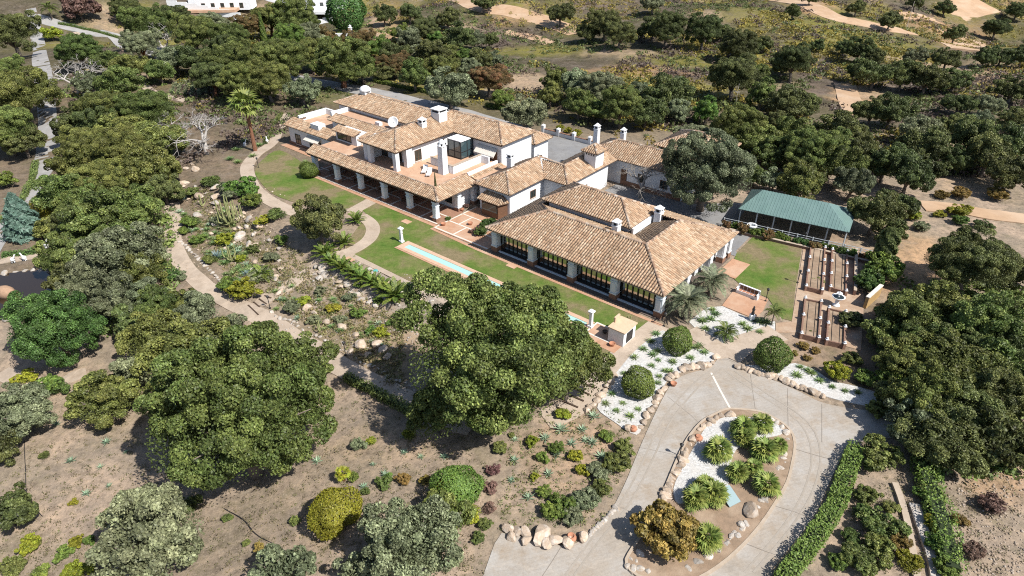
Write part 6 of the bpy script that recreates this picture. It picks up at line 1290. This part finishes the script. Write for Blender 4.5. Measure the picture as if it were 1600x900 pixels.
# bench
a = Vector(P(1148.5, 458)[:2]); b = Vector(P(1181.5, 471)[:2]); d = (b - a); L = d.length; e = empty('bench', (a.x, a.y, .06), math.atan2(d.y, d.x))
MB().box(0, L, .1, .75, 0, .42).build('seat', WHITE, e); bkr = MB().box(0, L, .62, .85, .42, 1.05).build('backrest', WHITE, e)
for s in (0, L - .14): MB().box(s, s + .14, -.02, .6, .421, .75).build('armrest', WHITE, e)
for k in range(5):
    x0 = .2 + k * (L - .4) / 5; MB().box(x0 + .03, x0 + (L - .4) / 5 - .03, .6, .619, .5, .98).build('tile_panel', SHUT, bkr); MB().box(x0 + .02, x0 + (L - .4) / 5 - .02, .14, .6, .421, .43).build('seat_tile', POT, e)
tag(e, 'white masonry bench with brown tiled panels facing the gravel bed', 'bench')
# statue on a pedestal at the terrace corner
x, y, z = P(1174, 500); e = empty('statue', (x, y, z)); MB().cbox(0, 0, 0, .75, .5, .5).build('pedestal', WHITE, e); MB().lathe([(.14, .75), (.2, .95), (.13, 1.2), (.19, 1.5), (.08, 1.62), (.12, 1.75), (.05, 1.9)], 8).build('figure', FRAMEM, e, True); tag(e, 'small dark statue on white pedestal beside the gravel bed', 'statue')
x, y, z = P(1173, 362); e = empty('well', (x, y, .06)); MB().lathe([(.72, 0), (.72, .12), (.6, .14), (.6, .85), (.72, .88), (.72, 1.05), (.5, 1.05), (.48, .6)], 20).build('ring', WHITE, e); MB().lathe([(.49, .62), (.02, .621)], 16).build('water', GLASS, e); tag(e, 'round white well head beside the grey yard', 'well')
# green shed with rails and climbing roses
GREEN = M('green_sheet_metal', (.13, .205, .195), (.105, .175, .165), .6, .55, .05, 3, spec=.35, stain=((.14, .24, .20), .5, .5))
fa = Vector((*_g0(1154, 326, 2.7), 2.7)); fb = Vector((*_g0(1327, 363, 2.7), 2.7)); ra_ = Vector((*_g0(1192, 296.5, 4.6), 4.6)); rb_ = Vector((*_g0(1296, 314, 4.6), 4.6))
ed = (fb - fa).normalized(); nn_ = Vector((-ed.y, ed.x, 0)); dep = (ra_ - fa).dot(nn_)
ra_ = fa + ed * ((ra_ - fa).dot(ed)) + nn_ * dep; ra_.z = 4.6; rb_ = fa + ed * ((rb_ - fa).dot(ed)) + nn_ * dep; rb_.z = 4.6
ba = fa + nn_ * dep * 2; bb_ = fb + nn_ * dep * 2
SH = empty('green_shed', (fa.x, fa.y, 0)); o0 = Vector((fa.x, fa.y, 0))
def sheetroof(pts):
    pts = [Vector(p) - o0 for p in pts]; n_ = (pts[1] - pts[0]).cross(pts[2] - pts[0]).normalized(); n_ = n_ if n_.z > 0 else -n_; m_ = len(pts); pp = pts if sum(pts[i].x * pts[(i + 1) % m_].y - pts[(i + 1) % m_].x * pts[i].y for i in range(m_)) > 0 else pts[::-1]
    mb = MB(); mb.add([tuple(p) for p in pp] + [tuple(p - Vector((0, 0, .06))) for p in pp], [tuple(range(m_)), tuple(range(m_, 2 * m_))[::-1]] + [(i, m_ + i, m_ + (i + 1) % m_, (i + 1) % m_) for i in range(m_)])
    o = mb.build('roof_sheet', GREEN, SH); e_ = Vector((0, 0, 1)).cross(n_).normalized(); dd = n_.cross(e_); dd = dd if dd.z > 0 else -dd
    S = [p.dot(e_) for p in pts]; T = [p.dot(dd) for p in pts]; base = pts[0] - e_ * S[0] - dd * T[0]; rb2 = MB(); s = min(S) + .2
    while s < max(S):
        ts = sorted(T[i] + (T[(i + 1) % m_] - T[i]) * (s - S[i]) / (S[(i + 1) % m_] - S[i]) for i in range(m_) if (S[i] > s) != (S[(i + 1) % m_] > s))
        if len(ts) > 1:
            A = base + e_ * s + dd * ts[0]; B = base + e_ * s + dd * ts[-1]; w_ = e_ * .05; h_ = n_ * .035; rb2.add([tuple(v) for v in (A - w_, A - w_ * .5 + h_, A + w_ * .5 + h_, A + w_, B - w_, B - w_ * .5 + h_, B + w_ * .5 + h_, B + w_)], [(0, 4, 5, 1), (1, 5, 6, 2), (2, 6, 7, 3), (0, 1, 2, 3)])
        s += .42
    r_ = rb2.build('roof_ribs', GREEN, o); r_['kind'] = 'stuff'
sheetroof([fa, fb, rb_, ra_]); sheetroof([fb, bb_, rb_]); sheetroof([bb_, ba, ra_, rb_]); sheetroof([ba, fa, ra_])
for k in range(7):
    for base_, dv in ((fa, .3), (ba, -.3)):
        p = base_ + ed * ((fb - fa).length * (.02 + .96 * k / 6)) + nn_ * dv - o0; MB().cbox(p.x, p.y, 0, 2.72, .14, .14).build('post', M('grey_post', (.42, .45, .47), (.36, .39, .41), 3, .6), SH)
p0 = fa + nn_ * 1.6 - o0; p1 = fb + nn_ * (dep * 2 - 1) - o0; mid = (fb + nn_ * 1.6) - o0
MB().prism([(p0.x, p0.y), (mid.x, mid.y), (p1.x, p1.y), ((ba - nn_ - o0).x, (ba - nn_ - o0).y)], .02, .12).build('floor', DIRTBED, SH)
tag(SH, 'open shed with dark green ribbed metal roof behind the lawn', 'shed')
FN = empty('rail_fence', (fa.x, fa.y, 0)); RW = MATS['grey_post']; fl = (fb - fa).length + 5.5; f0 = fa - nn_ * .9 - ed * 1.5 - o0
for k in range(11):
    p = f0 + ed * (fl * k / 10); MB().cbox(p.x, p.y, -.1, 1.3, .13, .13).build('post', RW, FN)
for z_ in (.5, .9, 1.22):
    a_ = f0; b_ = f0 + ed * fl; MB().tube([(a_.x, a_.y, z_), (b_.x, b_.y, z_)], .045, 5).build('rail', RW, FN)
tag(FN, 'grey rail fence along the front of the green shed', 'fence')
KB = empty('brick_kerb_wall', (fa.x, fa.y, 0)); k0 = f0 - nn_ * 1.5; k1 = k0 + ed * (fl + 1.5); mb = MB(); quad_box(mb, k0, k1, .35, .42); mb.build('wall', RB, KB); mb = MB(); quad_box(mb, k0, k1, .42, .06, .423); mb.build('coping', KERB, KB); tag(KB, 'low brick wall edging the rose bed before the green shed', 'wall')
for k in range(17):
    p = o0 + f0 + ed * (fl * (k + .5) / 17) - nn_ * random.uniform(.3, 1.0); q = proj(p.x, p.y, .5); shrub(q[0], q[1], random.uniform(12, 22), random.choice(['bush', 'carob', 'red', 'bush']), 'climbing rose bush along the shed fence', 'rose bushes by the shed', name='rose_bush', flat=1.2)
# side fence along the raised beds
SF = empty('garden_wall', (*P(1336, 395)[:2], 0)); s0 = Vector(P(1336, 395)[:2]); s1 = Vector(P(1334, 462)[:2]) - s0; mb = MB(); quad_box(mb, (0, 0), s1, .3, .7); mb.build('wall', RB, SF); mb = MB(); quad_box(mb, (0, 0), s1, .36, .06, .703); mb.build('coping', KERB, SF); tag(SF, 'low brick wall on the right side of the kitchen garden', 'wall')
OC = M('ochre_render', (.40, .27, .12), (.34, .22, .10), 2, .9, .1, 9); s0 = P(1350, 482); s1 = P(1372, 462); e = empty('gate_wall', (s0[0], s0[1], 0)); mb = MB(); quad_box(mb, (0, 0), (s1[0] - s0[0], s1[1] - s0[1]), .35, 1.5); mb.build('wall', OC, e); mb = MB(); quad_box(mb, (0, 0), (s1[0] - s0[0], s1[1] - s0[1]), .45, .1, 1.503); mb.build('coping', BANDW, e); tag(e, 'ochre gate wall half hidden by trees right of the fountain', 'wall')
# pond with amphora, statues
pm, pnt, pb, po_ = _new('pond_water'); pb.inputs['Base Color'].default_value = (.028, .018, .010, 1); pb.inputs['Roughness'].default_value = .06; pb.inputs['Specular IOR Level'].default_value = .6
pond = smooth_poly(pxpoly([(-60, 440), (-10, 432), (40, 425), (72, 428), (85, 448), (75, 475), (48, 492), (10, 500), (-60, 500)]), 3)
me = bpy.data.meshes.new('pond'); me.from_pydata([(p[0], p[1], -1.94) for p in pond], [], [tuple(range(len(pond)))]); me.update(); o = obj('pond', me, None, pm); o['kind'] = 'structure'
for i in range(26):
    p = pond[i * len(pond) // 26]; rock(0, 0, bk.uniform(.35, .7), 'stone edging the dark pond', 'stones of the pond', STONEG, xy=p)
x, y = _g0(9, 457, -1.5); e = empty('amphora', (x, y, -1.75), 0, .8); o = MB().lathe([(.1, -1.7), (.5, -1.55), (1.0, -.9), (1.15, -.1), (1.0, .7), (.6, 1.25), (.5, 1.4), (.62, 1.6), (.5, 1.6), (.38, 1.3)], 18).build('jar', M('weathered_clay', (.36, .235, .155), (.28, .18, .12), 2, .9, .3, 6), e, True); o.rotation_euler = (rad(90), rad(12), rad(78)); o.location = (0, 0, .3); tag(e, 'large terracotta amphora lying in the pond', 'amphora')
def goose(px, py, label, rz):
    x, y, z = P(px, py); e = empty('animal_statue', (x, y, z), rz, 1.0); mb = MB().lathe([(.05, .28), (.24, .36), (.3, .55), (.22, .75), (.05, .86)], 10).tube([(.12, 0, .6), (.32, 0, .95), (.4, 0, 1.2), (.55, 0, 1.22)], [.15, .1, .1, .05], 7)
    for a_, b_ in ((.14, .1), (.14, -.1), (-.16, .1), (-.16, -.1)): mb.tube([(a_, b_, .45), (a_, b_, 0)], [.07, .05], 6)
    mb.build('figure', WHITE, e, True); return tag(e, label, 'statue', 'white animal statues by the pond')
goose(22, 411, 'white animal statue above the pond, left of the pair', .3); goose(40, 408, 'white animal statue above the pond, right of the pair', 2.9); goose(74, 388, 'white statue beside the lime shrub above the pond', 1.5); goose(383, 229, 'small white statue beside the upper garden path', 1.0); goose(418, 224, 'pale statue at the path fork near the tall fan palm', 2.0)
# white villas at the far upper left
def far_house(px, py, w, d, h, rz, label, wings=()):
    x, y, z = P(px, py); e = empty('white_house', (x, y, z), rz); MB().box(-w / 2, w / 2, 0, d, -.5, h).build('wall', WHITE, e); MB().box(-w / 2 - .2, w / 2 + .2, -.2, d + .2, h + .003, h + .4).build('parapet', WHITE, e)
    for k in range(int(w / 4)):
        f = MB().box(-w / 2 + 1.2 + k * 4, -w / 2 + 2.8 + k * 4, -.06, .0, .3, 2.4).build('window', SHUT, e); MB().box(-w / 2 + 1.3 + k * 4, -w / 2 + 2.7 + k * 4, -.09, -.061, .4, 2.3).build('pane', GLASS, f)
    for (a0, a1, b0, b1, hh, m_) in wings: MB().box(a0, a1, b0, b1, -.4, hh).build('terrace', m_, e)
    return tag(e, label, 'house', 'white houses beyond the wood')
far_house(345, 14, 26, 10, 5.5, .1, 'white house with terracotta terrace at the top edge', ((-14, 8, -7, -.2, .6, TERRL), (-14, -13.7, -7, -.2, 1.3, WHITE)))
far_house(470, 12, 40, 12, 4.5, -.05, 'long white house at the top edge beside the vivid green shrub', ((-18, 18, -14, -.2, .8, WHITE),))
far_house(165, -2, 16, 9, 4.5, .1, 'white house glimpsed above the upper road junction')
for a_, b_, l in (((262, 10), (395, 40), 'long white garden wall below the far white house'), ((395, 30), (520, 34), 'white boundary wall below the long far house')):
    p = P(*a_); q = P(*b_); e = empty('white_wall', p); mb = MB(); n_ = 8
    for k in range(n_):
        c0 = (p[0] + (q[0] - p[0]) * k / n_, p[1] + (q[1] - p[1]) * k / n_); c1 = (p[0] + (q[0] - p[0]) * (k + 1) / n_, p[1] + (q[1] - p[1]) * (k + 1) / n_); h0 = H1(*c0) - p[2]; mb = MB(); quad_box(mb, (c0[0] - p[0], c0[1] - p[1]), (c1[0] - p[0], c1[1] - p[1]), .4, 3.0 + .002 * k, h0 - .6); mb.build('wall_panel', WHITE, e)
    tag(e, l, 'wall')
x, y, z = P(549, 60); e = empty('gate_pier', (x, y, z)); MB().cbox(0, 0, -.2, 3.2, 1.0, 1.0).build('pier', WHITE, e); MB().lathe([(.7, 3.2), (.75, 3.3), (.4, 3.5), (.45, 3.9), (.1, 4.2)], 10).build('finial', WHITE, e); MB().box(-7, -.6, -.2, .2, -.3, 1.6).build('wall', WHITE, e); tag(e, 'white gate pier on the hillside above the villa', 'gate')
# masts
def mast(px, py, top, label, r=.12, m_=None):
    x, y, z = P(px, py); h = (py - top) * PXM(x, y, z) / .9; e = empty('mast', (x, y, z)); MB().tube([(0, 0, -.3), (0, 0, h)], [r, r * .6], 6).build('pole', m_ or STONEG, e)
    for k in range(int(h / 2.5)): MB().box(-.45, .45, -.04, .04, 1.2 + k * 2.5, 1.28 + k * 2.5).build('cross_arm', m_ or STONEG, e)
    return tag(e, label, 'mast')
mast(1416, 45, 8, 'thin pale pylon mast on the far hillside'); mast(1140, 214, 140, 'thin pale pole rising from the trees behind the annex', .06)
# vineyard rows
for k in range(6): hedge([(268 + k * 11, 148 + k * 1.2), (272 + k * 10, 138), (280 + k * 8, 130)], .7, .8, 'row of low vines in the plot below the wood, ' + ('leftmost' if k == 0 else ordw(k) + ' from the left' if k < 5 else 'rightmost'), L_GREY, 26, .12)
# rill and walls at the lower right
for pts, w, l in (([(1397, 757), (1408, 787), (1419, 831), (1431, 900), (1440, 940)], .5, 'pale concrete rill at the lower right'), ([(1427, 790), (1436, 815), (1444, 839), (1455, 872), (1462, 905)], .8, 'grey stone channel beside the shaggy hedge')):
    line = smooth_line([P(*p)[:2] for p in pts], 5); e = empty('rill', (*line[0], H1(*line[0]))); poly = ribbon(line, w); m_ = len(poly); nn = len(line); o0_ = (line[0][0], line[0][1], H1(*line[0]))
    V2 = [(p[0] - o0_[0], p[1] - o0_[1], H1(*p) + zz - o0_[2]) for zz in (-.2, .28) for p in poly]; MB().add(V2, [(j, (j + 1) % m_, m_ + (j + 1) % m_, m_ + j) for j in range(m_)] + [(m_ + j, m_ + j + 1, m_ + m_ - 2 - j, m_ + m_ - 1 - j) for j in range(nn - 1)]).build('channel', KERB if w < .6 else STONEG, e); tag(e, l, 'channel')
# blue floats / small things on the lawn
for px, py, l in ((587, 424, 'small turquoise cover on the lawn edge'), (513, 398, 'small turquoise cover among the cycads')):
    x, y, z = P(px, py); o = MB().lathe([(.32, 0), (.3, .12), (.05, .18)], 10).build('sprinkler_cover', M('turquoise_plastic', (.10, .36, .34), (.09, .32, .30), 3, .5), None, loc=(x, y, z + .05)); tag(o, l, 'cover', 'turquoise covers')
for px, py, l in ((548, 405, 'terracotta slab at the lawn corner'), (635, 347, 'terracotta disc slab set in the lawn before the portico'), (800, 416, 'terracotta slab set in the lawn before the pavilion')):
    x, y, z = P(px, py); o = MB().cbox(0, 0, 0, .06, 1.4, 1.0).build('paving_slab', TERRL, None, loc=(x, y, z + .055), rz=-AZ); tag(o, l, 'slab')
# glasshouse pane and blue sheet on the island
x, y, z = P(1138, 782); o = MB().add([(-.6, -.7, .2), (.6, -.7, .2), (.6, .7, .75), (-.6, .7, .75), (-.6, -.7, .14), (.6, -.7, .14), (.6, .7, .69), (-.6, .7, .69)], [(0, 1, 2, 3), (7, 6, 5, 4), (0, 4, 5, 1), (1, 5, 6, 2), (2, 6, 7, 3), (3, 7, 4, 0)]).build('glass_sheet', glass_mat('pale_glass', (.25, .33, .34), .1), None, loc=(x, y, z + .1), rz=.5); tag(o, 'tilted pale glass sheet on the drive island', 'glass sheet')
# portico furniture
for i, (u, v) in enumerate(((-26.5, 2.4), (-20.2, 2.5), (-14.2, 2.6), (-8.6, 2.5))):
    x, y = uv(u, v); e = empty('garden_table', (x, y, .11), -AZ); MB().lathe([(.8, .7), (.8, .76)], 16).build('table_top', SHUT, e); MB().lathe([(.3, 0), (.08, .1), (.06, .7)], 8).build('leg', SHUT, e); reg(e, 'round brown table in the shade of the portico', 'table', 'portico tables')
    for k in range(4):
        a_ = k * 1.571 + .4; x2, y2 = x + 1.15 * math.cos(a_), y + 1.15 * math.sin(a_); c_ = empty('wicker_chair', (x2, y2, .11), a_ + 1.571); MB().box(-.28, .28, -.28, .28, .36, .45).build('seat', SHUT, c_); MB().box(-.28, .28, -.33, -.27, .45, .95).build('backrest', SHUT, c_)
        for q in ((-.24, -.24), (.24, -.24), (-.24, .24), (.24, .24)): MB().cbox(q[0], q[1], 0, .36, .05, .05).build('leg', SHUT, c_)
        reg(c_, 'brown wicker chair in the shade of the portico', 'chair', 'portico chairs')
# hose line on the slope
for pts, l in (([(38, 690), (40, 730), (42, 770), (56, 795), (74, 815)], 'thin dark hose lying on the lower left slope'), ([(350, 795), (380, 812), (400, 835), (430, 852), (470, 875)], 'thin dark hose lying below the huge lower left oak')):
    ln = smooth_line([P(*p)[:2] for p in pts], 5); o0_ = ln[0]; o = MB().tube([(p[0] - o0_[0], p[1] - o0_[1], H1(*p) - H1(*o0_) + .05) for p in ln], .035, 5).build('hose', FRAMEM, None, loc=(*o0_, H1(*o0_))); tag(o, l, 'hose')
def rubble(name, label, area, count, size, seed, mat):
    r = np.random.default_rng(seed); base = np.array([v.co[:] for v in rock_mesh_low.vertices]); F0 = np.array([p_.vertices[:] for p_ in rock_mesh_low.polygons]); Vs = []; Fs = []
    px = r.uniform(area[0], area[1], count); py = r.uniform(area[2], area[3], count)
    for i in range(count):
        x, y, z = P(px[i], py[i]); sc = r.uniform(*size); a_ = r.uniform(0, 6.28); R = np.array([[math.cos(a_), -math.sin(a_), 0], [math.sin(a_), math.cos(a_), 0], [0, 0, .7]]); Vs.append((base * r.uniform(.7, 1.2, (1, 3))) @ R.T * sc + np.array([x, y, z + sc * .2])); Fs.append(F0 + i * len(base))
    o = obj(name, npmesh(name, np.concatenate(Vs), np.concatenate(Fs)), None, mat); return tag(o, label, 'rubble', kind='stuff')
bm = bmesh.new(); bmesh.ops.create_icosphere(bm, subdivisions=1, radius=1.0)
for v in bm.verts: v.co *= random.uniform(.75, 1.15)
rock_mesh_low = bpy.data.meshes.new('stone'); bm.to_mesh(rock_mesh_low); bm.free()
rubble('rubble', 'loose pinkish rubble stones on the bank at lower right', (1460, 1600, 735, 900), 800, (.04, .14), 3, STONE)
rubble('loose_stones', 'loose small stones on the rocky bank below the cycads', (440, 660, 425, 545), 420, (.06, .2), 4, STONEG)
rubble('garden_stones', 'loose small stones over the cactus garden', (285, 445, 290, 440), 350, (.06, .2), 5, STONE)
finish_labels()
